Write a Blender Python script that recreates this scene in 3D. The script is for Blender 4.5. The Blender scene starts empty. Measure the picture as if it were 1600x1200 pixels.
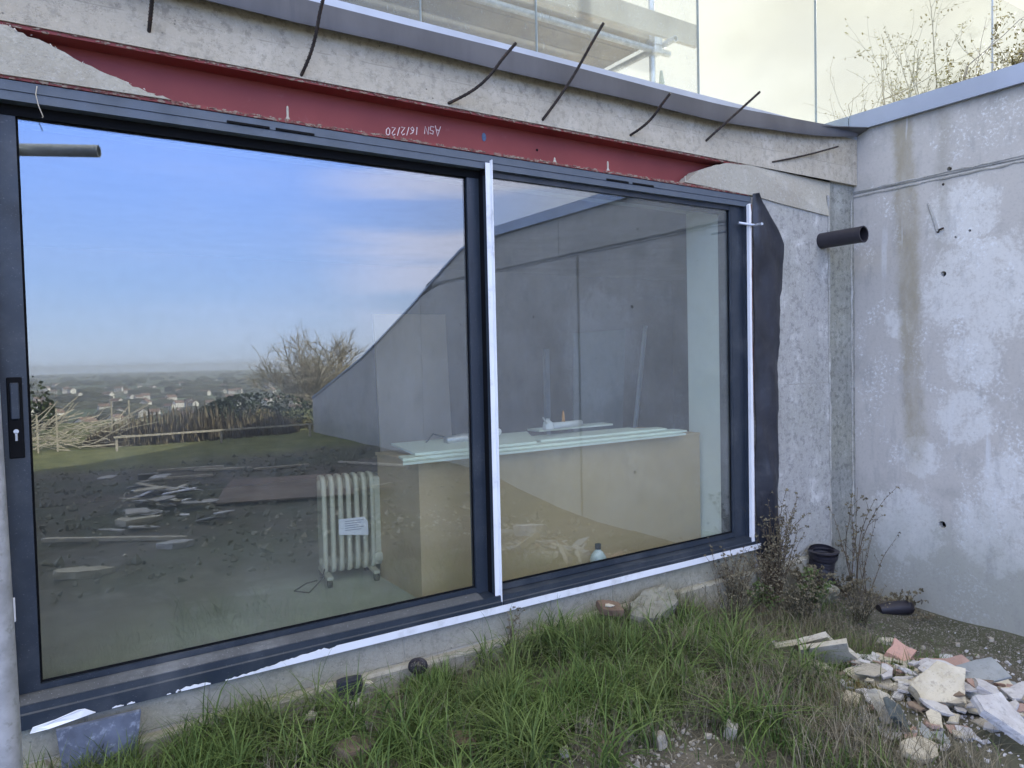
import bpy, bmesh, math, random
import numpy as np
from mathutils import Vector, Matrix, Euler
from mathutils import noise as mnoise
R_ = math.radians
scene = bpy.context.scene
COL = scene.collection

# ------------------------------------------------------------------ camera
cam_d = bpy.data.cameras.new("camera")
cam = bpy.data.objects.new("camera", cam_d); COL.objects.link(cam)
cam.location = (0.0, -3.2, 1.312)
YAW, PITCH, ROLL = R_(33.235), R_(-1.967), R_(-1.268)
fw = Vector((math.sin(YAW)*math.cos(PITCH), math.cos(YAW)*math.cos(PITCH), math.sin(PITCH)))
rt = Vector((math.cos(YAW), -math.sin(YAW), 0)); up = rt.cross(fw)
r2 = rt*math.cos(ROLL) + up*math.sin(ROLL); u2 = up*math.cos(ROLL) - rt*math.sin(ROLL)
cam.rotation_euler = Matrix((r2, u2, -fw)).transposed().to_euler()
cam_d.sensor_width = 36.0; cam_d.lens = 1140.0/1600*36; cam_d.clip_start = 0.05; cam_d.clip_end = 30000
scene.camera = cam

# ------------------------------------------------------------------ world, sun, exposure
SUN_AZ, SUN_EL = 58.0, 25.0            # azimuth from +Y towards +X
w = bpy.data.worlds.new("World"); scene.world = w; w.use_nodes = True
wn, wl = w.node_tree.nodes, w.node_tree.links
wn.clear()
wo = wn.new("ShaderNodeOutputWorld"); bg = wn.new("ShaderNodeBackground"); wl.new(bg.outputs[0], wo.inputs[0])
sky = wn.new("ShaderNodeTexSky"); sky.sky_type = 'NISHITA'; sky.sun_disc = False
sky.sun_elevation = R_(SUN_EL); sky.sun_rotation = R_(SUN_AZ); sky.altitude = 100
sky.air_density = 1.0; sky.dust_density = 0.4; sky.ozone_density = 1.0
tc = wn.new("ShaderNodeTexCoord")
def wnoise(scale3, sc, detail, lo, hi):
    mp = wn.new("ShaderNodeMapping"); mp.inputs['Scale'].default_value = scale3
    wl.new(tc.outputs['Generated'], mp.inputs[0])
    n = wn.new("ShaderNodeTexNoise"); n.inputs['Scale'].default_value = sc; n.inputs['Detail'].default_value = detail
    n.inputs['Roughness'].default_value = 0.55
    wl.new(mp.outputs[0], n.inputs['Vector'])
    r = wn.new("ShaderNodeMapRange"); r.interpolation_type = 'SMOOTHSTEP'
    r.inputs[1].default_value = lo; r.inputs[2].default_value = hi
    wl.new(n.outputs[0], r.inputs[0]); return r
def wmath(op, a, b=None):
    m = wn.new("ShaderNodeMath"); m.operation = op; m.use_clamp = False
    for i, v in enumerate((a, b)):
        if v is None: continue
        if isinstance(v, (int, float)): m.inputs[i].default_value = v
        else: wl.new(v, m.inputs[i])
    return m.outputs[0]
sep = wn.new("ShaderNodeSeparateXYZ"); wl.new(tc.outputs['Generated'], sep.inputs[0])
# winter blue low down; unseen pale zenith added to warm fill light, over physical sky
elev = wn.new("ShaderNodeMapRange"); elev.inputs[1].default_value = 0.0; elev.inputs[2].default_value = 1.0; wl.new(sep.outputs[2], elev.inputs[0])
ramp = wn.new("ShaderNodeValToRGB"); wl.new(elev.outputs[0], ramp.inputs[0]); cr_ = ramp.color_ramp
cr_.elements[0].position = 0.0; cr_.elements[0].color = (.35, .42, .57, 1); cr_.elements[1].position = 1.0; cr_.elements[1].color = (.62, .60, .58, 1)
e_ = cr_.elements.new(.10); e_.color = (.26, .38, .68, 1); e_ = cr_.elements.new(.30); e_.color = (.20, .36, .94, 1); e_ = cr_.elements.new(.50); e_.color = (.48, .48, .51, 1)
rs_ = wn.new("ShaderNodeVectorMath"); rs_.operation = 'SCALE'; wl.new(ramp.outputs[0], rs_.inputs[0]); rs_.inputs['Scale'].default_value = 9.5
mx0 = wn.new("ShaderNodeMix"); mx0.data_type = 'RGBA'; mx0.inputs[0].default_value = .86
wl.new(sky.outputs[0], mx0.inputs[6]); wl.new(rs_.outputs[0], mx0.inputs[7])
# thin cirrus all round, a veil of broken cloud on the sunward half of the sky
cirrus = wnoise((1.0, 1.6, 7.0), 1.7, 5, 0.50, 0.80)
veil = wnoise((1, 1, 1.8), 2.2, 7, 0.25, 0.72)
half = wn.new("ShaderNodeMapRange"); half.interpolation_type = 'SMOOTHSTEP'
half.inputs[1].default_value = -0.35; half.inputs[2].default_value = 0.30
dotn = wn.new("ShaderNodeVectorMath"); dotn.operation = 'DOT_PRODUCT'
wl.new(tc.outputs['Generated'], dotn.inputs[0])
dotn.inputs[1].default_value = (math.sin(R_(SUN_AZ)), math.cos(R_(SUN_AZ)), 0)
wl.new(dotn.outputs['Value'], half.inputs[0])
vmask = wmath('MULTIPLY', wmath('ADD', wmath('MULTIPLY', veil.outputs[0], 0.06), 0.94), half.outputs[0])
cmask = wmath('MULTIPLY', cirrus.outputs[0], 0.14)
bdot = wn.new("ShaderNodeVectorMath"); bdot.operation = 'DOT_PRODUCT'; wl.new(tc.outputs['Generated'], bdot.inputs[0]); bdot.inputs[1].default_value = (.535, -.82, .20)
bnear = wn.new("ShaderNodeMapRange"); bnear.interpolation_type = 'SMOOTHSTEP'; bnear.inputs[1].default_value = .955; bnear.inputs[2].default_value = .998; wl.new(bdot.outputs['Value'], bnear.inputs[0])
bn = wnoise((1.2, 1.6, 11.0), 1.6, 4, 0.40, 0.60)
cmask = wmath('MAXIMUM', cmask, wmath('MULTIPLY', wmath('MULTIPLY', bnear.outputs[0], bn.outputs[0]), .75))
mx1 = wn.new("ShaderNodeMix"); mx1.data_type = 'RGBA'
wl.new(mx0.outputs[2], mx1.inputs[6]); wl.new(cmask, mx1.inputs[0]); mx1.inputs[7].default_value = (5.9, 5.8, 7.4, 1)
mx2 = wn.new("ShaderNodeMix"); mx2.data_type = 'RGBA'
wl.new(mx1.outputs[2], mx2.inputs[6]); wl.new(vmask, mx2.inputs[0])
tone = wnoise((1, 1, 1.5), 3.4, 7, 0.3, 0.7); ccol = wn.new("ShaderNodeMix"); ccol.data_type = 'RGBA'
wl.new(tone.outputs[0], ccol.inputs[0]); ccol.inputs[6].default_value = (1.72, 1.58, 1.30, 1); ccol.inputs[7].default_value = (2.35, 2.18, 1.80, 1)
wl.new(ccol.outputs[2], mx2.inputs[7])
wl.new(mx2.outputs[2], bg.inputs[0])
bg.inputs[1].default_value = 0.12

sd = bpy.data.lights.new("sun", 'SUN'); sd.energy = 3.2; sd.angle = R_(0.6); sd.color = (1.0, 0.93, 0.82)
sun = bpy.data.objects.new("sun", sd); COL.objects.link(sun)
sdir = Vector((math.sin(R_(SUN_AZ))*math.cos(R_(SUN_EL)), math.cos(R_(SUN_AZ))*math.cos(R_(SUN_EL)), math.sin(R_(SUN_EL))))
sun.rotation_euler = sdir.to_track_quat('Z', 'Y').to_euler(); sun.location = sdir*30

scene.view_settings.view_transform = 'Standard'; scene.view_settings.look = 'None'
scene.view_settings.exposure = 2.12; scene.view_settings.gamma = 1.0
scene.view_settings.use_curve_mapping = False
scene.cycles.max_bounces = 10; scene.cycles.transparent_max_bounces = 16; scene.cycles.glossy_bounces = 4
scene.cycles.diffuse_bounces = 5; scene.cycles.volume_bounces = 0

# ------------------------------------------------------------------ helpers
class MB:
    def __init__(s): s.v = []; s.f = []; s.m = []
    def add(s, vs, fs, mi=0):
        o = len(s.v); s.v += [tuple(q) for q in vs]; s.f += [tuple(i+o for i in f) for f in fs]; s.m += [mi]*len(fs); return s
    def box(s, x0, x1, y0, y1, z0, z1, mi=0):
        v = [(x, y, z) for x in (x0, x1) for y in (y0, y1) for z in (z0, z1)]
        return s.add(v, [(0,1,3,2),(4,6,7,5),(0,4,5,1),(2,3,7,6),(0,2,6,4),(1,5,7,3)], mi)
    def bbox(s, x0, x1, y0, y1, z0, z1, b=0.004, mi=0):     # box with chamfered edges
        bm = bmesh.new(); bmesh.ops.create_cube(bm, size=1)
        for q in bm.verts: q.co = Vector(((x0+x1)/2+q.co.x*(x1-x0), (y0+y1)/2+q.co.y*(y1-y0), (z0+z1)/2+q.co.z*(z1-z0)))
        bmesh.ops.bevel(bm, geom=bm.edges[:], offset=b, segments=1, affect='EDGES')
        bm.verts.index_update(); s.add([q.co for q in bm.verts], [[q.index for q in f.verts] for f in bm.faces], mi); bm.free(); return s
    def prism(s, poly, d, mi=0):                            # polygon (3D points) extruded by vector d
        n = len(poly); d = Vector(d); a = [Vector(q) for q in poly]
        fs = [tuple(range(n)), tuple(range(2*n-1, n-1, -1))] + [(i, i+n, (i+1) % n+n, (i+1) % n) for i in range(n)]
        return s.add(a+[q+d for q in a], fs, mi)
    def tube(s, pts, r, n=8, cap=True, mi=0):
        pts = [Vector(q) for q in pts]; k = len(pts)
        rs = r if isinstance(r, (list, tuple)) else [r]*k
        t0 = (pts[1]-pts[0]).normalized(); a = t0.orthogonal().normalized(); vs = []
        for i, q in enumerate(pts):
            t = (pts[min(i+1, k-1)]-pts[max(i-1, 0)]).normalized()
            a = (a-t*a.dot(t)); a = a.normalized() if a.length > 1e-6 else t.orthogonal().normalized(); b = t.cross(a)
            for j in range(n):
                an = 2*math.pi*j/n; vs.append(q+(a*math.cos(an)+b*math.sin(an))*rs[i])
        fs = [(i*n+j, i*n+(j+1) % n, (i+1)*n+(j+1) % n, (i+1)*n+j) for i in range(k-1) for j in range(n)]
        if cap: fs += [tuple(range(n-1, -1, -1)), tuple((k-1)*n+j for j in range(n))]
        return s.add(vs, fs, mi)
    def pipe(s, p0, p1, ro, ri, n=20, mi=0):                # hollow pipe
        p0, p1 = Vector(p0), Vector(p1); t = (p1-p0).normalized(); a = t.orthogonal().normalized(); b = t.cross(a); vs = []
        for q, r in ((p0, ro), (p1, ro), (p1, ri), (p0, ri)):
            vs += [q+(a*math.cos(2*math.pi*j/n)+b*math.sin(2*math.pi*j/n))*r for j in range(n)]
        fs = [(i*n+j, i*n+(j+1) % n, ((i+1) % 4)*n+(j+1) % n, ((i+1) % 4)*n+j) for i in range(4) for j in range(n)]
        return s.add(vs, fs, mi)
    def lathe(s, prof, c, n=16, mi=0):
        vs = [(c[0]+r*math.cos(2*math.pi*j/n), c[1]+r*math.sin(2*math.pi*j/n), c[2]+z) for r, z in prof for j in range(n)]
        k = len(prof); fs = [(i*n+j, i*n+(j+1) % n, (i+1)*n+(j+1) % n, (i+1)*n+j) for i in range(k-1) for j in range(n)]
        fs += [tuple(range(n-1, -1, -1)), tuple((k-1)*n+j for j in range(n))]
        return s.add(vs, fs, mi)
    def rot(s, M, c=(0, 0, 0)):
        c = Vector(c); s.v = [tuple(c+M @ (Vector(q)-c)) for q in s.v]; return s
    def build(s, name, mats, parent=None, smooth=False, loc=None):
        me = bpy.data.meshes.new(name)
        if parent is not None: org = parent.location if parent.parent is None else Vector((0, 0, 0))
        elif loc is not None: org = Vector(loc)
        else:
            a = np.array(s.v); org = Vector((float(a[:, 0].mean()), float(a[:, 1].mean()), float(a[:, 2].min())))
        wo_ = world_loc(parent) if parent is not None else org
        me.from_pydata([(q[0]-wo_[0], q[1]-wo_[1], q[2]-wo_[2]) for q in s.v], [], s.f)
        for m in (mats if isinstance(mats, (list, tuple)) else [mats]): me.materials.append(m)
        if len(me.materials) > 1: me.polygons.foreach_set('material_index', s.m)
        if smooth: me.polygons.foreach_set('use_smooth', [True]*len(me.polygons))
        me.update()
        o = bpy.data.objects.new(name, me); COL.objects.link(o)
        if parent is not None: o.parent = parent
        else: o.location = org
        return o
def world_loc(o):
    l = Vector((0, 0, 0))
    while o is not None: l = l+Vector(o.location); o = o.parent
    return l
def tag(o, label, cat, group=None):
    o['label'] = label; o['category'] = cat
    if group: o['group'] = group
    return o
def thing(name, loc, label, cat, group=None):
    o = bpy.data.objects.new(name, None); COL.objects.link(o); o.location = loc; o.empty_display_size = .1
    return tag(o, label, cat, group)
def struct(o): o['kind'] = 'structure'; return o
def stuff(o, label=None, cat=None):
    o['kind'] = 'stuff'
    if label: o['label'] = label; o['category'] = cat
    return o
def copy_tree(o, parent=None):
    c = o.copy(); COL.objects.link(c)
    if parent is not None: c.parent = parent
    for ch in [x for x in o.children]: copy_tree(ch, c)
    return c
def auto_smooth(o, ang=40):
    me = o.data; bm = bmesh.new(); bm.from_mesh(me)
    for f in bm.faces: f.smooth = True
    for e in bm.edges:
        if len(e.link_faces) == 2 and e.calc_face_angle(0) > R_(ang): e.smooth = False
    bm.to_mesh(me); bm.free()
    return o

# ------------------------------------------------------------------ materials
def new_mat(name):
    m = bpy.data.materials.new(name); m.use_nodes = True
    return m, m.node_tree.nodes, m.node_tree.links, m.node_tree.nodes['Principled BSDF']
class NT:
    """tiny node helper working in a material's tree; coordinates are metres in world position"""
    def __init__(s, name, rough=.8, coord='pos'):
        s.m, s.n, s.l, s.p = new_mat(name); s.p.inputs['Roughness'].default_value = rough
        if coord == 'pos':
            g = s.n.new("ShaderNodeNewGeometry"); s.co = g.outputs['Position']
        else:
            g = s.n.new("ShaderNodeTexCoord"); s.co = g.outputs['Object']
    def noise(s, scale, detail=4, rough=.55, stretch=(1, 1, 1), off=(0, 0, 0), dist=0):
        mp = s.n.new("ShaderNodeMapping"); mp.inputs['Scale'].default_value = stretch; mp.inputs['Location'].default_value = off
        s.l.new(s.co, mp.inputs[0])
        t = s.n.new("ShaderNodeTexNoise"); t.inputs['Scale'].default_value = scale; t.inputs['Detail'].default_value = detail
        t.inputs['Roughness'].default_value = rough; t.inputs['Distortion'].default_value = dist
        s.l.new(mp.outputs[0], t.inputs['Vector']); return t.outputs[0]
    def vor(s, scale, feat='F1', out='Distance', stretch=(1, 1, 1), rnd=1):
        mp = s.n.new("ShaderNodeMapping"); mp.inputs['Scale'].default_value = stretch; s.l.new(s.co, mp.inputs[0])
        t = s.n.new("ShaderNodeTexVoronoi"); t.feature = feat; t.inputs['Scale'].default_value = scale
        t.inputs['Randomness'].default_value = rnd
        s.l.new(mp.outputs[0], t.inputs['Vector']); return t.outputs[out]
    def rng(s, v, a, b, c=0., d=1., smooth=True):
        r = s.n.new("ShaderNodeMapRange"); r.interpolation_type = 'SMOOTHSTEP' if smooth else 'LINEAR'
        for i, x in zip((1, 2, 3, 4), (a, b, c, d)): r.inputs[i].default_value = x
        s.l.new(v, r.inputs[0]); return r.outputs[0]
    def math(s, op, a, b=None, clamp=False):
        m = s.n.new("ShaderNodeMath"); m.operation = op; m.use_clamp = clamp
        for i, v in enumerate((a, b)):
            if v is None: continue
            if isinstance(v, (int, float)): m.inputs[i].default_value = v
            else: s.l.new(v, m.inputs[i])
        return m.outputs[0]
    def mix(s, f, a, b):
        m = s.n.new("ShaderNodeMix"); m.data_type = 'RGBA'
        for i, v in ((0, f), (6, a), (7, b)):
            if isinstance(v, (int, float)): m.inputs[i].default_value = v
            elif isinstance(v, tuple): m.inputs[i].default_value = (*v, 1) if len(v) == 3 else v
            else: s.l.new(v, m.inputs[i])
        return m.outputs[2]
    def xyz(s):
        q = s.n.new("ShaderNodeSeparateXYZ"); s.l.new(s.co, q.inputs[0]); return q.outputs
    def band(s, v, lo, hi, soft=.04):      # 1 inside [lo,hi]
        a = s.rng(v, lo-soft, lo+soft); b = s.rng(v, hi-soft, hi+soft, 1, 0); return s.math('MULTIPLY', a, b)
    def blob(s, c, r, soft=.6):            # soft ball mask round a point (metres)
        d = s.n.new("ShaderNodeVectorMath"); d.operation = 'DISTANCE'; s.l.new(s.co, d.inputs[0]); d.inputs[1].default_value = c
        return s.rng(d.outputs['Value'], r*(1-soft), r, 1, 0)
    def color(s, v):
        if isinstance(v, tuple): s.p.inputs['Base Color'].default_value = (*v, 1)
        else: s.l.new(v, s.p.inputs['Base Color'])
    def bump(s, h, strength=.3, dist=.01, prev=None):
        b = s.n.new("ShaderNodeBump"); b.inputs['Strength'].default_value = strength; b.inputs['Distance'].default_value = dist
        s.l.new(h, b.inputs['Height'])
        if prev is not None: s.l.new(prev, b.inputs['Normal'])
        s.l.new(b.outputs[0], s.p.inputs['Normal']); return b.outputs[0]

def simple(name, c, rough=.6, var=.15, scale=6, bump=.1, metal=0, bdist=.004, bscale=40, dirt=None, coord='pos'):
    t = NT(name, rough, coord); c2 = tuple(x*(1-var) for x in c); c1 = tuple(min(1, x*(1+var*.6)) for x in c)
    col = t.mix(t.rng(t.noise(scale, 5), .3, .7), c2, c1)
    if dirt: col = t.mix(t.rng(t.noise(scale*2.7, 6, .65, off=(3, 7, 1)), .52, .72, 0, .8), col, dirt)
    t.color(col)
    if bump: t.bump(t.noise(bscale, 4), bump, bdist)
    t.p.inputs['Metallic'].default_value = metal
    return t.m

def concrete(name, base=(.40, .40, .37), warm=(.36, .33, .27), pale=(.62, .63, .62), dark=(.17, .17, .16), pit=.5, seed=0, streak=.35, palef=.35, mottle=.0):
    t = NT(name, .88); o = (seed*3.1, seed*1.7, seed*2.3)
    c = t.mix(t.rng(t.noise(1.3, 4, off=o), .35, .68), base, warm)
    c = t.mix(t.rng(t.noise(5, 6, .6, off=o), .5, .75, 0, palef), c, pale)
    c = t.mix(t.math('MULTIPLY', t.rng(t.noise(3.5, 5, .6, (6, 6, .5), o), .5, .8), streak), c, dark)
    if mottle: c = t.mix(t.rng(t.noise(26, 6, .7, off=o), .5, .62, 0, mottle), c, dark)
    f = t.noise(55, 6, .85, off=o)
    c = t.mix(t.rng(f, .50, .66, 0, .36), c, tuple(x*.50 for x in base))
    c = t.mix(t.rng(t.noise(48, 6, .85, off=(o[0]+5, 2, 1)), .53, .66, 0, .45), c, pale)
    if name.startswith('lintel'):
        zz = t.math('ADD', t.xyz()[2], t.math('MULTIPLY', t.math('SUBTRACT', t.noise(3, 4), .5), .02)); ln = t.math('MULTIPLY', t.band(zz, 2.688, 2.692, .003), t.rng(t.noise(6, 4, off=(3, 3, 3)), .42, .55))
        c = t.mix(t.math('MULTIPLY', ln, .8), c, dark); c = t.mix(t.math('MULTIPLY', t.rng(t.xyz()[2], 2.70, 2.69, 0, 1), .18), c, pale)
    cd = t.noise(2.2, 6, .75, (1, 1, 1.6), (o[0]+8, 1, 5)); crk = t.rng(t.math('ABSOLUTE', t.math('SUBTRACT', cd, .5)), .0, .0045, 1, 0)
    c = t.mix(t.math('MULTIPLY', crk, .55), c, dark)
    pits = t.rng(t.vor(26), .0, .16, 1, 0)
    pm = t.math('MULTIPLY', pits, t.rng(t.noise(9, 3, off=o), .48, .62))
    c = t.mix(t.math('MULTIPLY', pm, pit), c, (.08, .08, .075))
    t.color(c)
    b = t.bump(t.noise(28, 8, .7, off=o), .7, .009)
    t.bump(t.math('SUBTRACT', 1, pm), .6, .004, b)
    return t.m

M = {}
M['lintel'] = concrete('lintel concrete', (.44, .40, .325), (.40, .355, .275), (.64, .60, .52), (.18, .165, .135), 1.0, 1, .35, .5, .5)
M['mortar'] = concrete('patch mortar', (.45, .43, .36), (.37, .34, .28), (.62, .61, .57), (.2, .2, .18), .4, 4, .1, .5)
M['column'] = concrete('column concrete', (.40, .395, .38), (.36, .36, .33), (.70, .70, .68), (.15, .15, .15), .7, 2, .3, .75, .45)
M['strip'] = concrete('corner strip concrete', (.27, .275, .255), (.30, .30, .25), (.50, .51, .48), (.09, .095, .085), .8, 5, .35, .4, .55)
M['plinth'] = concrete('plinth block', (.34, .325, .27), (.28, .27, .20), (.48, .47, .40), (.13, .13, .10), .8, 7, .15, .35, .3)

def wall_mat():
    t = NT('retaining wall concrete', .88); x, y, z = t.xyz()
    c = t.mix(t.rng(t.noise(.9, 5, off=(2, 0, 5)), .35, .68), (.47, .45, .42), (.54, .515, .475))
    c = t.mix(t.rng(t.noise(2.6, 6, .6, off=(7, 1, 3)), .52, .75, 0, .5), c, (.30, .295, .275))
    # pale bloom in patches round the tie holes and drifting down the face
    bl = t.blob((5.26, -.75, 2.22), .34); 
    for cc, r in (((5.26, -.85, 1.72), .55), ((5.26, -.80, 1.25), .28), ((5.26, -.75, .85), .28), ((5.26, -.45, .55), .22), ((5.26, -.95, .10), .4), ((5.26, -.35, .05), .4), ((5.26, -.30, 1.5), .16), ((5.26, -1.05, .45), .3), ((5.26, -3., 1.4), 1.0)):
        bl = t.math('MAXIMUM', bl, t.blob(cc, r))
    fine = t.math('ADD', t.math('MULTIPLY', t.noise(7.5, 9, .75, off=(1, 4, 2), dist=.35), .6), t.math('MULTIPLY', t.noise(38, 7, .8, off=(6, 4, 2)), .4))
    bm_ = t.rng(t.math('ADD', fine, t.math('MULTIPLY', bl, .20)), .58, .70)
    c = t.mix(t.math('MULTIPLY', bm_, .70), c, (.68, .68, .66))
    # flaky white salts edging the stain
    sp = t.math('MULTIPLY', t.rng(t.noise(48, 5, .8), .52, .60), t.rng(t.noise(3.1, 5, .65, off=(9, 9, 9)), .50, .60))
    c = t.mix(t.math('MULTIPLY', sp, .75), c, (.72, .74, .75))
    # the brown damp streak running down from the coping
    wob = t.math('MULTIPLY', t.math('SUBTRACT', t.noise(6, 5, .6), .5), .11)
    wob = t.math('ADD', wob, t.math('MULTIPLY', t.math('SUBTRACT', t.noise(38, 5, .75), .5), .06))
    yy = t.math('ADD', t.math('ADD', y, t.math('MULTIPLY', z, -.035)), wob)
    st = t.math('MULTIPLY', t.band(yy, -.52, -.37, .035), t.rng(z, .30, .75))
    c = t.mix(t.math('MULTIPLY', st, t.rng(t.noise(4.5, 7, .7, (1, 1, .45), (3, 3, 3)), .30, .62, .35, .85)), c, (.30, .265, .185))
    st2 = t.math('MULTIPLY', t.band(t.math('ADD', y, wob), -.66, -.58, .03), t.rng(z, 1.7, 2.3))
    c = t.mix(t.math('MULTIPLY', st2, .4), c, (.27, .25, .2))
    # lime runs
    runs = t.math('MULTIPLY', t.rng(t.noise(17, 3, .5, (1, 1, .06)), .63, .70), t.rng(t.noise(1.6, 3, off=(4, 4, 4)), .48, .62))
    c = t.mix(t.math('MULTIPLY', runs, .55), c, (.66, .68, .70))
    # algae near the ground and a darker uneven band below the coping
    c = t.mix(t.math('MULTIPLY', t.rng(t.math('ADD', z, t.math('MULTIPLY', t.noise(4, 5), .7)), .05, .75, 1, 0), .5), c, (.24, .265, .21))
    top = t.rng(t.math('ADD', z, t.math('MULTIPLY', t.noise(5, 6, .7, (1, 1, .6)), .35)), 3.00, 3.18)
    c = t.mix(t.math('MULTIPLY', top, .6), c, (.19, .18, .15))
    c = t.mix(t.rng(t.noise(52, 6, .85), .50, .66, 0, .30), c, (.22, .22, .22)); c = t.mix(t.rng(t.noise(13, 6, .7, (1, 1, .3), (5, 5, 5)), .52, .7, 0, .3), c, (.25, .25, .25))
    pits = t.rng(t.vor(16), .0, .07, 1, 0); pm = t.math('MULTIPLY', pits, t.rng(t.noise(5, 3), .5, .6))
    c = t.mix(t.math('MULTIPLY', pm, .7), c, (.1, .1, .095))
    t.color(c); b = t.bump(t.noise(22, 8, .65), .25, .005); t.bump(t.math('SUBTRACT', 1, pm), .5, .004, b)
    return t.m
M['wall'] = wall_mat()
M['ridge'] = concrete('joint ridge', (.36, .36, .35), (.33, .32, .28), (.6, .61, .6), (.17, .17, .16), .6, 9, .1, .5, .4)
def frame_mat(name, c, r, dirtf):
    t = NT(name, r)
    k = t.mix(t.rng(t.noise(4, 6, .65), .45, .75, 0, dirtf), c, (.17, .18, .19))
    k = t.mix(t.rng(t.noise(140, 3, .7), .64, .70, 0, dirtf), k, (.35, .37, .4))
    t.color(k); t.l.new(t.rng(t.noise(9, 5), .3, .8, r*.8, min(1, r*1.6)), t.p.inputs['Roughness']); return t.m
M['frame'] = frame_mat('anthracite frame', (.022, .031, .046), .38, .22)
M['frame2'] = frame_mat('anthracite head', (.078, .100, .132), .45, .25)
M['dusty'] = frame_mat('dusty sill', (.07, .075, .08), .85, .95)
M['gasket'] = simple('black gasket', (.006, .0065, .008), .7, .1)
M['gasket'].node_tree.nodes['Principled BSDF'].inputs['Specular IOR Level'].default_value = .1
M['white'] = simple('white trim', (.78, .80, .84), .45, .06, 3, .05, dirt=(.55, .56, .57))
M['rust'] = simple('rusty strip', (.16, .055, .03), .9, .4, 30, .3, dirt=(.05, .03, .025))
def red_mat():
    t = NT('red oxide steel', .6)
    c = t.mix(t.rng(t.noise(2, 5), .3, .7), (.20, .030, .031), (.245, .042, .040))
    c = t.mix(t.rng(t.noise(9, 8, .75), .58, .72, 0, .35), c, (.30, .13, .12))
    c = t.mix(t.rng(t.noise(60, 4, .8), .66, .72, 0, .5), c, (.07, .03, .03))
    t.color(c); t.bump(t.noise(30, 5), .1, .003); return t.m
M['red'] = red_mat()
def flange_mat():
    t = NT('beam edge with rust and mortar splashes', .8)
    c = t.mix(t.rng(t.noise(22, 7, .8), .42, .58), (.16, .045, .04), (.30, .24, .19))
    c = t.mix(t.rng(t.noise(70, 5, .8), .55, .62), c, (.07, .045, .04))
    t.color(c); t.bump(t.noise(60, 6, .7), .6, .004); return t.m
M['flange'] = flange_mat()
M['chalk'] = simple('chalk', (.85, .76, .73), .9, .1, 40, 0)
M['bluemark'] = simple('blue crayon', (.10, .16, .26), .9, .2, 60, 0)
def flash_mat():
    t = NT('dark flashing', .45)
    c = t.mix(t.rng(t.noise(3, 5, .6, (1, 1, .4)), .35, .7), (.062, .062, .068), (.095, .095, .102))
    c = t.mix(t.rng(t.noise(8, 6, .7, (1.5, 1, .15)), .58, .75, 0, .5), c, (.05, .05, .06))
    t.color(c); t.bump(t.noise(2.2, 2), .25, .03); return t.m
M['flash'] = flash_mat()
M['alu'] = simple('pale aluminium', (.42, .46, .52), .4, .1, 4, .05, .4)
M['coping'] = simple('grey blue coping metal', (.36, .40, .48), .45, .1, 2, .05, .2)
M['rebar'] = simple('dark rebar', (.035, .028, .025), .85, .4, 30, .6, .2, dirt=(.13, .055, .028))
def pane_mat():
    t = NT('coated glass', .0); n, l = t.n, t.l; n.remove(t.p); out = n['Material Output']
    tr = n.new("ShaderNodeBsdfTransparent"); tr.inputs[0].default_value = (.95, .975, .95, 1)
    gl = n.new("ShaderNodeBsdfGlossy"); gl.inputs['Roughness'].default_value = 0.0; gl.inputs[0].default_value = (.90, .95, 1, 1)
    fr = n.new("ShaderNodeLayerWeight"); fr.inputs[0].default_value = .5
    fac = t.math('ADD', t.math('MULTIPLY', t.math('POWER', fr.outputs['Facing'], 4), .5), .15, True)
    mx = n.new("ShaderNodeMixShader"); l.new(fac, mx.inputs[0]); l.new(tr.outputs[0], mx.inputs[1]); l.new(gl.outputs[0], mx.inputs[2])
    df = n.new("ShaderNodeBsdfDiffuse"); df.inputs[0].default_value = (.6, .62, .62, 1)
    sm = t.rng(t.noise(2.2, 6, .6), .35, .8, .012, .05)
    sp = t.math('MULTIPLY', t.rng(t.noise(260, 2, .5), .80, .83), t.rng(t.noise(7, 4), .5, .7))
    m2 = n.new("ShaderNodeMixShader"); l.new(t.math('ADD', sm, t.math('MULTIPLY', sp, .6), True), m2.inputs[0])
    l.new(mx.outputs[0], m2.inputs[1]); l.new(df.outputs[0], m2.inputs[2]); l.new(m2.outputs[0], out.inputs[0]); return t.m
M['pane'] = pane_mat()
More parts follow.
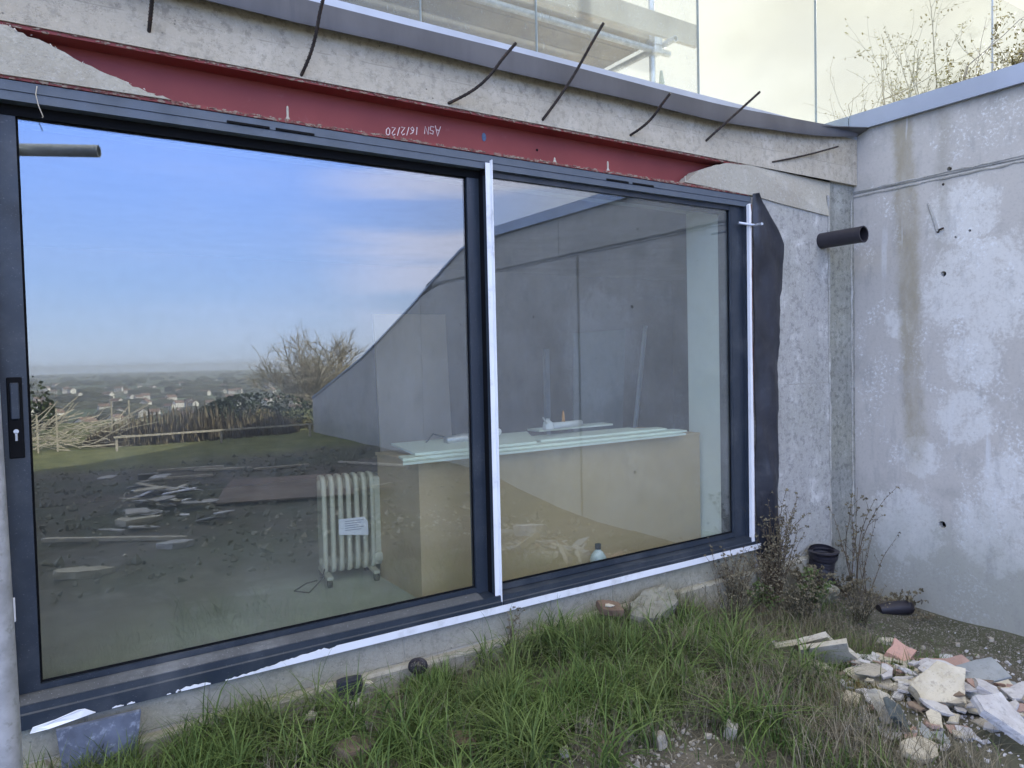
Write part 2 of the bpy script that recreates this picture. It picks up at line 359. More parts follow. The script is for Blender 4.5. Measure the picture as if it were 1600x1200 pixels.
def bal_mat(name, dust, lo):
    t = NT(name, .0); n, l = t.n, t.l; n.remove(t.p); out = n['Material Output']
    tr = n.new("ShaderNodeBsdfTransparent"); tr.inputs[0].default_value = (.93, .97, .96, 1)
    gl = n.new("ShaderNodeBsdfGlossy"); gl.inputs['Roughness'].default_value = 0.02
    fr = n.new("ShaderNodeLayerWeight"); fr.inputs[0].default_value = .5
    mx = n.new("ShaderNodeMixShader"); l.new(t.math('ADD', t.math('MULTIPLY', t.math('POWER', fr.outputs['Facing'], 5), .8), .03, True), mx.inputs[0]); l.new(tr.outputs[0], mx.inputs[1]); l.new(gl.outputs[0], mx.inputs[2])
    df = n.new("ShaderNodeBsdfDiffuse"); df.inputs[0].default_value = (.55, .58, .57, 1)
    tl = n.new("ShaderNodeBsdfTranslucent"); tl.inputs[0].default_value = (.42, .45, .44, 1)
    dm = n.new("ShaderNodeMixShader"); dm.inputs[0].default_value = .6; l.new(df.outputs[0], dm.inputs[1]); l.new(tl.outputs[0], dm.inputs[2])
    film = t.rng(t.noise(3, 7, .7), .3, .8, dust*.5, dust)
    sp = t.math('MULTIPLY', t.rng(t.noise(150, 3, .7), .60, .68), t.rng(t.noise(9, 6, .7), .42, .6))
    scr = t.math('MULTIPLY', t.rng(t.noise(34, 3, .6, (1, 1, .25)), .66, .70), .35)
    f = t.math('ADD', film, t.math('MULTIPLY', t.math('ADD', sp, scr), lo), True)
    m2 = n.new("ShaderNodeMixShader"); l.new(f, m2.inputs[0]); l.new(mx.outputs[0], m2.inputs[1]); l.new(dm.outputs[0], m2.inputs[2])
    l.new(m2.outputs[0], out.inputs[0]); return t.m
M['balus'] = bal_mat('dusty balustrade glass', .34, .6)
M['balusclear'] = bal_mat('cleaner balustrade glass', .03, .03)
M['glassedge'] = simple('glass edge', (.33, .37, .36), .2, .05, 5, 0)
def ground_mat():
    t = NT('ground', .95); x, y, z = t.xyz()
    soil = t.mix(t.rng(t.noise(5, 6, .7), .35, .7), (.075, .065, .05), (.15, .135, .11))
    soil = t.mix(t.rng(t.noise(60, 5, .8), .58, .68, 0, .7), soil, (.28, .27, .24))
    soil = t.mix(t.rng(t.vor(26), .0, .22, .5, 0), soil, (.25, .24, .22))
    grass = t.mix(t.rng(t.noise(2.5, 6, .6), .3, .7), (.10, .115, .035), (.20, .20, .075))
    near = t.mix(t.rng(t.noise(.8, 5), .42, .6), soil, t.mix(.5, soil, (.05, .07, .025)))
    lawn = t.rng(t.math('ADD', y, t.math('MULTIPLY', t.noise(.7, 4), 2.0)), -7.6, -9.6, 0, 1)
    c = t.mix(lawn, near, grass)
    # fields on the plain: patchwork of pasture, ploughland and hedges
    cellc = t.vor(.0045, out='Color', stretch=(1, .6, 1)); s3 = t.n.new("ShaderNodeSeparateColor"); t.l.new(cellc, s3.inputs[0])
    fld = t.mix(t.rng(s3.outputs[0], .3, .7), (.10, .13, .045), (.19, .165, .10)); fld = t.mix(t.rng(s3.outputs[1], .65, .75), fld, (.07, .10, .035))
    edge = t.rng(t.vor(.0045, 'DISTANCE_TO_EDGE', stretch=(1, .6, 1)), .0, .05, 1, 0); fld = t.mix(edge, fld, (.035, .045, .025))
    fld = t.mix(t.rng(t.noise(.02, 6, .7), .45, .62, 0, .7), fld, (.055, .062, .035))
    c = t.mix(t.rng(y, -60, -220, 0, 1), c, fld)
    t.color(c); t.bump(t.noise(35, 7, .75), .8, .02); return t.m
M['ground'] = ground_mat()
def grass_mat(name, a, b, dry):
    t = NT(name, .65); at = t.n.new("ShaderNodeAttribute"); at.attribute_name = 'tone'
    c = t.mix(at.outputs['Fac'], a, b); c = t.mix(t.rng(t.noise(1.7, 3), .45, .75, 0, .5), c, dry)
    t.color(c); t.p.inputs['Transmission Weight'].default_value = 0
    return t.m
M['grass'] = grass_mat('grass', (.040, .075, .020), (.13, .19, .055), (.13, .14, .06))
M['straw'] = grass_mat('dry grass', (.07, .065, .045), (.29, .26, .19), (.11, .105, .065))
M['moss'] = grass_mat('moss', (.10, .085, .035), (.22, .18, .08), (.14, .13, .05))
M['weed'] = simple('dead weed stems', (.13, .10, .07), .85, .4, 9, 0)
M['greenleaf'] = simple('green leaves', (.07, .10, .035), .6, .4, 3, 0)
M['yellowleaf'] = simple('ochre leaves', (.26, .22, .09), .6, .4, 4, 0)
M['brownleaf'] = simple('russet leaves', (.20, .11, .05), .7, .4, 2, 0)
M['twig'] = simple('grey twigs', (.38, .34, .27), .8, .3, 3, 0)
for k_ in ('greenleaf', 'yellowleaf', 'brownleaf', 'grass', 'straw', 'moss', 'weed', 'twig'): M[k_].node_tree.nodes['Principled BSDF'].inputs['Specular IOR Level'].default_value = .15
M['bark'] = simple('bark', (.10, .085, .07), .9, .3, 20, .3)
M['hedge'] = simple('dark hedge', (.045, .06, .026), .8, .5, 1.2, 0)
M['reed'] = simple('brown reeds', (.19, .155, .10), .85, .35, 2, 0)
for k_ in ('hedge', 'reed'): M[k_].node_tree.nodes['Principled BSDF'].inputs['Specular IOR Level'].default_value = .1
M['paletimber'] = simple('pale weathered timber', (.50, .45, .36), .8, .25, 9, .2)
M['browntimber'] = simple('brown timber', (.15, .10, .07), .85, .3, 14, .4)
M['galv'] = simple('galvanised steel', (.52, .54, .58), .38, .22, 22, .15, .55, dirt=(.34, .36, .36))
M['board'] = simple('scaffold board', (.36, .31, .24), .85, .25, 3, .2)
M['render'] = simple('grey house render', (.32, .33, .33), .9, .1, 1, .1)
M['black'] = simple('black membrane', (.022, .024, .034), .42, .3, 6, .4, bdist=.012, bscale=14, dirt=(.04, .04, .046))
M['blackpipe'] = simple('black plastic pipe', (.022, .02, .028), .5, .2, 8, .1)
M['slate'] = simple('blue grey slate', (.10, .12, .17), .7, .3, 12, .4, dirt=(.26, .30, .38))
M['inwall'] = simple('plaster wall', (.30, .34, .35), .9, .1, 1, .05)
M['nib'] = simple('pale green plasterboard lining', (.78, .82, .76), .85, .05, 1, .03)
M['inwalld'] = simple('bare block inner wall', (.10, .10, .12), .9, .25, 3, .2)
M['screed'] = simple('floor screed', (.40, .42, .36), .8, .18, 1.5, .1, dirt=(.48, .50, .44))
M['mdf'] = simple('mdf board', (.50, .37, .205), .75, .12, 1.2, .03, dirt=(.41, .31, .18))
M['ply'] = simple('brown board', (.62, .46, .34), .8, .12, 1.5, .03)
M['pboard'] = simple('green plasterboard', (.74, .82, .72), .85, .05, 2, .03)
M['pbedge'] = simple('plasterboard paper edge', (.42, .60, .54), .85, .05, 2, .03)
M['enamel'] = simple('cream enamel', (.60, .59, .46), .4, .05, 3, 0)
M['paper'] = simple('white paper', (.86, .86, .92), .7, .03, 5, 0)
M['print'] = simple('grey print', (.35, .36, .45), .8, .05, 5, 0)
M['rubber'] = simple('black rubber', (.02, .02, .02), .7, .1)
M['bottle'] = simple('clear plastic bottle', (.55, .68, .72), .12, .08, 20, .3)
M['cap'] = simple('dark blue cap', (.02, .03, .06), .5, .1)
M['orange'] = simple('orange plastic', (.65, .28, .04), .5, .1)
M['whiteplastic'] = simple('white plastic', (.70, .72, .74), .5, .1)
M['silver'] = simple('foil', (.55, .56, .58), .35, .2, 20, .3, .6)
M['housewall'] = simple('pale house wall', (.60, .58, .54), .9, .2, .02, 0)
M['roof'] = simple('brown roof', (.22, .14, .11), .9, .25, .02, 0)
def chunk_mat(name, a, b, dark, rough=.9):
    t = NT(name, rough); c = t.mix(t.rng(t.noise(7, 6, .65), .35, .68), a, b)
    c = t.mix(t.rng(t.noise(24, 7, .75), .53, .64, 0, .55), c, dark)
    c = t.mix(t.rng(t.noise(120, 3, .7), .6, .68, 0, .35), c, tuple(x*.5 for x in dark))
    t.color(c); t.bump(t.noise(40, 7, .7), .55, .006); return t.m
M['cream'] = chunk_mat('cream plaster', (.52, .49, .41), (.40, .36, .27), (.22, .20, .17))
M['palec'] = chunk_mat('pale plaster', (.50, .50, .51), (.38, .37, .38), (.22, .22, .22))
M['pink'] = chunk_mat('pink brick', (.42, .25, .21), (.50, .32, .27), (.26, .2, .19))
M['pinktile'] = chunk_mat('brown pink tile', (.30, .20, .17), (.40, .29, .26), (.2, .17, .17))
M['greytile'] = chunk_mat('grey tile', (.20, .22, .23), (.25, .27, .28), (.15, .16, .17), .6)
M['darkslab'] = chunk_mat('dark green grey slab face', (.06, .075, .075), (.10, .115, .11), (.17, .17, .15))
M['stone'] = chunk_mat('pale stone', (.40, .37, .31), (.30, .28, .24), (.15, .14, .12))
M['soilcrumb'] = chunk_mat('soil crumbs', (.16, .145, .12), (.24, .225, .20), (.08, .07, .06))
M['brick'] = chunk_mat('weathered brick', (.16, .12, .09), (.22, .17, .13), (.1, .09, .07))
M['rubbleconc'] = chunk_mat('rubble concrete', (.17, .17, .135), (.24, .235, .19), (.07, .08, .05))

# ------------------------------------------------------------------ ground
def ss(a, b, v):
    t = np.clip((v-a)/(b-a), 0, 1); return t*t*(3-2*t)
def bumps(x, y):
    return (np.sin(x*3.1+1.3*np.sin(y*2.3))*np.cos(y*3.7+x)*.012 + np.sin(x*7.7+y*5.1)*np.sin(y*8.3-x*2.2)*.007)
def gz(x, y):
    x = np.asarray(x, float); y = np.asarray(y, float)
    h = -.245-.30*ss(2.4, 4.9, x)*(1-ss(3, 6, -y))
    h = h+.15*np.exp(-((x-4.5)/.55)**2-((y+.05)/.4)**2)+.10*np.exp(-((x-3.15)/.6)**2-((y+.02)/.22)**2)
    h = h+.07*np.exp(-((x-3.5)/.55)**2-((y+1.5)/.45)**2)
    h = h+bumps(x, y)*(1-ss(8, 14, -y))
    return h
def terrain(x, y):
    g = gz(x, y)
    d = np.maximum(0, -y-15.5)
    fall = -(d*.075*ss(0, 25, d)+.00022*np.minimum(d, 300)**2)
    low = np.maximum(g+fall, -62-0*d)
    low = np.where(-y > 420, -62+2.5*np.sin(x*.0021)*np.sin(y*.0017)+4*ss(5200, 8500, -y), low)
    low = np.where((x < -8), np.minimum(low, g-.02*(-8-x)), low)
    prof = 2.72-(2.72+.3)*ss(5.0, 14.2, -y)+0*x         # the bank the retaining wall holds back
    bank = np.where((x > 5.41) & (y < .16) & (y > -15), np.maximum(prof, g), low)
    bank = np.where((y > 4.91) | ((x > 8.26) & (y >= .16)), 2.72, bank)
    bank = np.where((y >= .16) & (y <= 4.91) & (x <= 8.26), -.42, bank)
    bank = np.where((x < -6.0) & (y >= .16), 2.72, bank)
    return bank
def axis(parts):
    out = []
    for a, b, s in parts: out += list(np.arange(a, b-1e-9, s))
    return sorted(set(round(q, 4) for q in out))
xs = axis([(-9000, -1000, 800), (-1000, -200, 100), (-200, -40, 20), (-40, -8, 3), (-8, -.6, .6), (-.6, 5.2, .055), (5.2, 9, .3), (9, 40, 2.5), (40, 200, 16), (200, 1000, 100), (1000, 9001, 800)]+[(5.40, 5.41, 1), (5.42, 5.43, 1), (8.25, 8.26, 1), (8.27, 8.28, 1)])
ys = axis([(-9500, -1000, 500), (-1000, -200, 60), (-200, -40, 12), (-40, -16, 1.5), (-16, -3, .35), (-3, -2.2, .15), (-2.2, .14, .055), (.5, 5, .9), (5, 40, 5), (40, 3001, 400)]+[(.15, .16, 1), (.17, .18, 1), (4.90, 4.91, 1), (4.92, 4.93, 1)])
X, Y = np.meshgrid(xs, ys); Z = terrain(X, Y)
me = bpy.data.meshes.new('ground'); nx, ny = len(xs), len(ys)
V = np.stack([X.ravel(), Y.ravel(), Z.ravel()], 1)
idx = np.arange(nx*ny).reshape(ny, nx)
Fq = np.stack([idx[:-1, :-1].ravel(), idx[:-1, 1:].ravel(), idx[1:, 1:].ravel(), idx[1:, :-1].ravel()], 1)
me.from_pydata(V.tolist(), [], Fq.tolist()); me.materials.append(M['ground'])
me.polygons.foreach_set('use_smooth', [True]*len(me.polygons))
go = bpy.data.objects.new('ground', me); COL.objects.link(go); struct(go)
def gh(x, y): return float(terrain(np.array(x), np.array(y)))

# ------------------------------------------------------------------ house
house = thing('house', (2.0, .3, -.3), 'unfinished concrete house wall with exposed red steel lintel over the sliding glass door', 'house')
rnd = random.Random(5)
# concrete band over the beam
MB().box(-6, 5.25, .0, .42, 2.562, 2.90).build('lintel_band', M['lintel'], house)
MB().box(-6, 8.4, .42, 5.1, 2.56, 2.90).build('roof_slab', M['lintel'], house)
MB().box(5.51, 8.4, .16, .42, 2.56, 2.90).build('roof_slab', M['lintel'], house)
# wall left of door, column right of it, corner strip
MB().box(-6, -.19, 0, .3, -.6, 2.36).build('wall', M['column'], house)
MB().box(4.03, 4.888, 0, .3, -.7, 1.086).build('column', M['column'], house)
MB().box(4.03, 4.888, .003, .3, 1.094, 2.355).build('column', M['column'], house)
MB().box(4.035, 4.885, .004, .28, 1.08, 1.10).build('joint_filler', M['ridge'], house)
MB().box(4.91, 5.253, .03, .3, -.75, 2.56).build('corner_strip', M['strip'], house)
# rough board-marked arris between column and strip
rg = MB()
for x in (4.887, 5.215):
    pts = [(x+rnd.uniform(-.004, .004), (.0 if x < 5 else .028)+rnd.uniform(-.003, .003), z) for z in np.arange(-.55, 2.5, .05)]
    rg.tube(pts, [rnd.uniform(.006, .013) for _ in pts], 5)
rg.build('concrete_fin', M['ridge'], house)
# I-beam
beam = MB().box(-1.2, 3.99, .10, .112, 2.372, 2.548).build('steel_beam', M['red'], house)
fl = MB(); fl.box(-1.2, 3.99, -.004, .21, 2.357, 2.372)
fl.build('flange', M['red'], beam); MB().box(-1.2, 3.99, .008, .21, 2.548, 2.561).build('flange', M['red'], beam)
crust = MB()
for zc_, y0 in ((2.3645, -.006), (2.556, -.006)):
    for k in range(900):
        x = rnd.uniform(-.4, 4.1)
        if zc_ > 2.5 and rnd.random() < .5: continue
        y0 = -.006 if zc_ < 2.5 else .004
        w_ = rnd.uniform(.004, .022); h_ = rnd.uniform(.002, .0065); c = Vector((x, y0+rnd.uniform(-.001, .003), zc_+rnd.uniform(-.006, .006)))
        pts = [c+Vector((math.cos(a)*w_*rnd.uniform(.5, 1), 0, math.sin(a)*h_*rnd.uniform(.5, 1))) for a in np.linspace(0, 2*math.pi, 7)[:-1]]
        crust.prism(pts, (0, .008, 0))
stuff(crust.build('mortar_splash', M['flange'], beam))
# chalk writing on the web, upside down
GLY = {'A': [[(0, 0), (.5, 1), (1, 0)], [(.2, .4), (.85, .4)]], 'S': [[(1, .9), (.2, 1), (.1, .6), (.9, .5), (.8, 0), (0, .05)]],
       'N': [[(0, 0), (0.05, 1), (.8, 0), (.85, 1)]], '1': [[(.4, 0), (.45, 1)]], '6': [[(.9, .95), (.3, .7), (.1, .25), (.5, 0), (.9, .25), (.5, .5), (.15, .35)]],
       '/': [[(.1, -.05), (.7, 1.05)]], '2': [[(.05, .8), (.5, 1), (.85, .75), (.1, 0), (.95, .03)]], '0': [[(.5, 1), (.1, .75), (.1, .25), (.5, 0), (.9, .25), (.9, .75), (.5, 1)]]}
tx = MB(); s = 0
for ch in 'ASN 16/2/20':
    if ch == ' ': s += .028; tx.build('chalk_initials', M['chalk'], beam); tx = MB(); continue
    wch = {'1': .012, '/': .014, 'A': .030, 'N': .026}.get(ch, .022); hch = .05 if ch == 'A' else .038
    for st in GLY[ch]:
        pts = [(1.765-(s+a*wch+b*.004), .0985, 2.492-.18*(s)-b*hch) for a, b in st]
        tx.tube(pts, .0022, 5)
    s += wch+.007
tx.build('chalk_date', M['chalk'], beam)
MB().lathe([(.0, 0), (.017, 0), (.017, .003), (0, .003)], (0, 0, 0), 16).rot(Matrix.Rotation(R_(90), 3, 'X')).build('tmp', M['bluemark'])
bo = bpy.data.objects['tmp']; bo.name = 'crayon_mark'; bo.data.name = 'crayon_mark'; bo.location = Vector((2.02, .099, 2.455))-house.location; bo.parent = beam; bo.scale = (.75, 1, 1.3)
# mortar stubs standing on the lower flange
for x, hh in ((.97, .062), (2.42, .03), (2.80, .058), (3.43, .05)):
    MB().lathe([(.013, 0), (.009, .012), (.005, .02), (.0055, hh*.75), (.0045, hh), (.002, hh+.003)], (x, .02, 2.372), 7).build('mortar_stub', M['mortar'], beam, True)
MB().lathe([(.007, 0), (.007, .004), (0, .005)], (0, 0, 0), 10).rot(Matrix.Rotation(R_(90), 3, 'X')).build('tmp2', M['gasket'])
bo = bpy.data.objects['tmp2']; bo.name = 'bolt_hole'; bo.location = Vector((2.36, .0985, 2.45))-house.location; bo.parent = beam
# jagged mortar patches left and right
def jag(pts, n, amp, seed):
    r = random.Random(seed); out = []
    for i in range(len(pts)-1):
        a, b = pts[i], pts[i+1]
        for k in range(n):
            t = k/n; out.append((a[0]+(b[0]-a[0])*t+r.uniform(-amp, amp), a[1]+(b[1]-a[1])*t+r.uniform(-amp, amp)))
    out.append(pts[-1]); return out
ed = jag([(-.35, 2.556), (-.05, 2.545), (.06, 2.51), (.25, 2.44), (.38, 2.395), (.50, 2.372)], 7, .0045, 3)
MB().prism([(x, -.012, z) for x, z in ed]+[(-.35, -.012, 2.364), (-1.6, -.012, 2.364), (-1.6, -.012, 2.556)], (0, .10, 0)).build('mortar_patch', M['mortar'], house)
# crumbly broken lip along the slope of the left patch
cr = MB()
for i in range(150):
    t = rnd.random(); k = int(t*(len(ed)-1)); x, z = ed[k]
    c = Vector((x+rnd.uniform(-.01, .012), rnd.uniform(-.014, .05), z+rnd.uniform(-.005, .006))); r_ = rnd.uniform(.003, .009)
    bmv = [c+Vector((rnd.gauss(0, 1), rnd.gauss(0, 1), rnd.gauss(0, 1))).normalized()*r_ for _ in range(4)]
    cr.add(bmv, [(0, 1, 2), (0, 3, 1), (1, 3, 2), (0, 2, 3)])
cr.build('crumbled_edge', simple('fresh broken mortar', (.62, .58, .54), .9, .15, 40, .2), house)['kind'] = 'stuff'
ed = jag([(3.40, 2.374), (3.46, 2.42), (3.53, 2.465), (3.66, 2.51), (3.78, 2.54), (4.02, 2.557)], 6, .003, 8)
MB().prism([(x, -.008, z) for x, z in ed]+[(4.9, -.008, 2.557), (4.95, .028, 2.557), (4.95, .028, 2.31), (4.88, -.008, 2.30), (4.35, -.008, 2.335), (4.05, -.008, 2.36)], (0, .09, 0)).build('mortar_patch', M['mortar'], house)
# plinth blocks under the door: two courses
x = -1.2; k = 0
while x < 4.0:
    w_ = min(.44, 4.02-x); MB().bbox(x+.002, x+w_-.002, .0+rnd.uniform(-.002, .001), .3, -.135, -.006, .003).build('block', M['plinth'], house); x += .44
MB().box(-1.2, 4.02, .004, .29, -.6, -.004).build('mortar_bed', M['mortar'], house)
x = -1.0
while x < 4.7:
    w_ = min(.5, 4.75-x); dz = rnd.uniform(-.006, .006)
    MB().bbox(x+.004, x+w_-.004, -.045+rnd.uniform(-.008, .006), .2, -.62, -.142+dz, .012).build('footing_block', M['plinth'], house); x += .5
# rebars sticking out of the band
def rebar(p0, p1, bend, r=.0075):
    p0, p1 = Vector(p0), Vector(p1); d = p1-p0; pts = [p0-Vector((0, -.06, 0)), p0]
    for t in np.linspace(.12, 1, 9): pts.append(p0+d*t+Vector((bend*math.sin(math.pi*min(1, t*1.25))*.5, -.0, -abs(bend)*math.sin(math.pi*t)*.6)))
    rb = MB().tube(pts, r, 8)
    # ribs of the bar
    for i in range(2, len(pts)-1):
        a, b = Vector(pts[i]), Vector(pts[i+1]); 
        for q in range(2):
            c = a.lerp(b, q/2+.2); rb.tube([c, c+(b-a).normalized()*.004], r*1.18, 6)
    o = rb.build('reinforcing_bar', M['rebar'], house); auto_smooth(o)
def tow(xf, zf, y):                 # keeps a point on the sight line while bringing it out from the wall face
    k = (3.2+y)/3.2; return (xf*k, y, 1.31+(zf-1.31)*k)
rebar((.43, 0, 2.63), tow(.46, 2.88, -.16), 0)
rebar((1.03, 0, 2.575), tow(1.145, 2.95, -.20), .02)
rebar((1.76, 0, 2.578), tow(2.17, 2.96, -.26), .045)
rebar((2.33, 0, 2.588), tow(2.77, 3.20, -.25), .02)
rebar((2.96, 0, 2.60), tow(3.29, 2.90, -.24), .03)
rebar((3.60, 0, 2.66), tow(4.13, 3.06, -.22), .0)
rebar((4.25, 0, 2.61), tow(5.01, 2.82, -.04), .01, .006)
# roof-edge flashing, sagging and curling up towards the corner
fx = list(np.arange(-6, 3.0, .5))+list(np.arange(3.0, 5.3, .1)); ft = MB(); vs = []
for x in fx:
    t = max(0, (x-3.6)/1.6); zb = 2.772+.135*t**1.6+.004*math.sin(x*5); zt = 2.878+.085*t**1.3+.003*math.sin(x*3+1); yy = -.065+.03*t
    for (dy, z) in ((.0, zb), (-.002, zb+.012), (-.001, (zb+zt)/2+.004), (0, zt), (.045, zt+.004)): vs.append((x, yy+dy, z))
for x in fx:
    t = max(0, (x-3.6)/1.6); zb = 2.772+.135*t**1.6+.004*math.sin(x*5); zt = 2.878+.085*t**1.3+.003*math.sin(x*3+1); yy = -.065+.03*t
    for (dy, z) in ((.004, zb), (.0, zb+.02), (.004, (zb+zt)/2+.004), (.004, zt-.004), (.045, zt+.002)): vs.append((x, yy+dy, z))
n5 = len(fx); fs = []
for b in (0, n5*5):
    for i in range(n5-1):
        for j in range(4): q = (b+i*5+j, b+i*5+j+1, b+(i+1)*5+j+1, b+(i+1)*5+j); fs.append(q if b == 0 else q[::-1])
for i in range(n5-1): fs.append((i*5, (i+1)*5, (n5+i+1)*5, (n5+i)*5))
ft.add(vs, fs); auto_smooth(ft.build('roof_edge_flashing', M['flash'], house), 20)
# strip of dark lining board folded into the corner under the flashing
MB().prism([(4.55, .025, 2.90), (5.25, .01, 2.92), (5.25, -.10, 2.965), (4.75, -.045, 2.915)], (0, .0, .006)).build('felt_tongue', M['flash'], house)
# interior room
FZ = .03
MB().box(-3, 8.2, .3, 4.8, FZ-.1, FZ).build('floor_slab', M['screed'], house)
MB().box(-.2, 4.02, .14, .3, FZ-.12, FZ-.003).build('threshold', M['screed'], house)
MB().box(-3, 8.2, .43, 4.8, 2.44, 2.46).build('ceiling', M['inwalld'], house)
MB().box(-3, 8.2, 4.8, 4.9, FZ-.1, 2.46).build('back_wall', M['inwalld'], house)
MB().box(-3.1, -3, .3, 4.9, FZ-.1, 2.46).build('side_wall', M['inwall'], house)
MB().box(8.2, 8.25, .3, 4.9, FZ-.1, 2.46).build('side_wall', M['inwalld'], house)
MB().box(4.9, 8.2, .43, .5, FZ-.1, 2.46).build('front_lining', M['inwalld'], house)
MB().box(-3, -.19, .301, .32, FZ, 2.44).build('front_lining', M['inwall'], house)
nb = MB(); nb.box(3.86, 4.9, .30, .42, FZ, 2.44); nb.box(3.86, 4.03, .14, .30, FZ, 2.44); nb.build('window_reveal_lining', M['nib'], house)
MB().box(-.2, 4.03, .11, .42, 2.30, 2.44).build('window_head_lining', M['inwall'], house)
MB().box(3.85, 3.858, .16, .42, FZ, FZ+.06).build('skirting', M['pboard'], house)
# upper storey, set back
MB().box(-6, 4.35, 2.6, 5, 2.9, 6.8).build('upper_wall', M['render'], house)
MB().box(-6.1, 4.45, 2.5, 5.1, 6.8, 6.95).build('roof', M['flash'], house)

# ------------------------------------------------------------------ sliding door
door = thing('sliding_door', (2.0, .05, 0), 'large anthracite sliding glass door with two panes and white protective trim', 'sliding door')
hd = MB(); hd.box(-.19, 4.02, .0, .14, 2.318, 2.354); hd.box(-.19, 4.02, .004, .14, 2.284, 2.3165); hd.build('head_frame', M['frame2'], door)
hd = MB(); hd.box(-.19, 4.02, .055, .14, 2.245, 2.283); hd.build('head_recess_shade', M['gasket'], door)  # black strip stands in for the shade in the recess under the head
for x0, x1 in ((.71, .885), (.91, 1.08), (2.77, 2.94), (2.97, 3.14)):
    MB().bbox(x0, x1, -.0025, .0045, 2.318, 2.3285, .001).build('trickle_vent', M['gasket'], door)
MB().box(-.19, -.108, 0, .14, .09, 2.283).build('jamb', M['frame'], door)
jb = MB(); jb.box(3.965, 4.02, 0, .14, .09, 2.283); jb.box(3.86, 3.965, .028, .14, .09, 2.283); jb.build('jamb', M['frame'], door)
sl = MB()  # stepped sill running the whole width
prof = [(-.03, .0), (-.03, .055), (-.024, .06), (-.022, .086), (.14, .098), (.14, .0)]
sl.prism([(-.19, y, z) for y, z in prof], (4.21, 0, 0)); sl.build('sill', M['frame'], door)
MB().prism([(-.1, -.020, .0872), (-.1, .052, .0925), (-.1, .052, .1035), (-.1, .03, .1035), (-.1, -.020, .0895)], (1.98, 0, 0)).build('sill_track', M['dusty'], door)
def leaf(x0, x1, z0, z1, y0, y1, sl_, sr, rail):
    f = MB(); f.box(x0, x0+sl_, y0, y1, z0, z1); f.box(x1-sr, x1, y0, y1, z0, z1); f.box(x0+sl_, x1-sr, y0+.002, y1, z0, z0+rail); f.box(x0+sl_, x1-sr, y0+.002, y1, z1-.03, z1)
    return f
lf = leaf(-.107, 1.957, .094, 2.284, .06, .105, .086, .07, .03).build('sliding_leaf', M['frame'], door)
rf = leaf(1.975, 3.86, .094, 2.284, .03, .075, .05, .012, .03).build('fixed_leaf', M['frame'], door)
MB().box(-.0205, 1.8865, .078, .084, .1245, 2.2535).build('glass_pane', M['pane'], door)
MB().box(2.0255, 3.8475, .046, .052, .1245, 2.2535).build('glass_pane', M['pane'], door)
gk = MB()
for (x0, x1, y) in ((-.021, 1.887, .0745), (2.025, 3.848, .0425)):
    gk.box(x0, x0+.008, y, y+.003, .124, 2.254); gk.box(x1-.008, x1, y, y+.003, .124, 2.254); gk.box(x0+.008, x1-.008, y, y+.003, .124, .134)
gk.build('gasket', M['gasket'], door)
MB().box(1.958, 1.974, .02, .10, .094, 2.284).build('meeting_gap_seal', M['gasket'], door)
# handle plate on the left stile
hp = MB().bbox(-.085, -.037, .052, .0605, .985, 1.285, .003).build('handle', M['gasket'], door)
MB().bbox(-.075, -.047, .044, .0525, 1.13, 1.265, .003).build('grip', M['frame'], hp)
lk = MB(); lk.tube([(-.061, .0525, 1.085), (-.061, .0465, 1.085)], .0085, 12); lk.bbox(-.065, -.057, .0465, .0525, 1.05, 1.08, .001); lk.build('lock_cylinder', M['galv'], hp)
# white trims: mullion cover, bottom film strip with torn edge, right jamb bead
mt = MB(); mt.bbox(1.9575, 1.984, -.012, -.008, .075, 2.312, .0008); mt.bbox(1.984, 1.989, -.030, -.0075, .02, 2.325, .0008)
mt.build('mullion_trim', M['white'], door); MB().box(1.9585, 1.9885, -.0075, .0295, .092, 2.25).build('mullion', M['frame'], door)
top = []
r9 = random.Random(9)
for x in np.arange(.62, 4.03, .012):
    if x < 1.05: h_ = .006+.032*ss(.60, 1.08, x)+r9.uniform(-.003, .003)
    elif x < 1.10: h_ = .030+r9.uniform(-.002, .005)
    else: h_ = .037+.0008*math.sin(x*9)
    top.append((float(x), -.0325, float(h_)))
MB().prism([(.62, -.0325, .001), ]+top+[(4.05, -.0325, .037), (4.05, -.0325, .001)], (0, .002, 0)).build('bottom_trim', M['white'], door)
for cx, w_, h_ in ((.50, .062, .018), (.405, .008, .005), (.27, .014, .008), (.225, .02, .006), (.44, .01, .012)):
    pts = [(cx-w_, -.0325, .003)]+[(cx+w_*(t*2-1), -.0325, .004+h_*max(.15, math.sin(math.pi*(t*.8+.1)))*r9.uniform(.5, 1)) for t in np.linspace(0, 1, 9)]+[(cx+w_, -.0325, .003)]
    MB().prism(pts, (0, .002, 0)).build('film_remnant', M['white'], door)
MB().prism([(-.06, -.036, -.012), (.0, -.045, -.008), (.10, -.040, .002), (.15, -.034, .006), (.115, -.036, .030), (.09, -.038, .033), (.02, -.040, .018), (-.05, -.036, .008)], (0, -.0015, -.001)).build('peeled_film', M['white'], door)
jt = MB(); zz = list(np.arange(.04, 2.29, .05)); pts = []
for z in zz: pts.append((3.972+.003*math.sin(z*4)+r9.uniform(-.001, .001), -.004, z))
jt.prism([(3.966, -.006, .04), (3.992, -.006, .04)]+[(3.992+.003*math.sin(z*3)+r9.uniform(-.0012, .0012), -.006, z) for z in zz]+[(3.985, -.006, 2.30), (3.972, -.006, 2.29)], (0, -.022, 0))
jt.build('jamb_trim', M['white'], door)
MB().box(4.001, 4.022, -.008, .05, .05, 2.30).build('packer_strip', M['rust'], door)
MB().bbox(-.118, -.107, -.004, .02, .12, 1.9, .002).build('edge_bead', M['white'], door)
MB().bbox(-.100, -.088, .050, .060, .38, .47, .002).build('torn_film', M['white'], door)

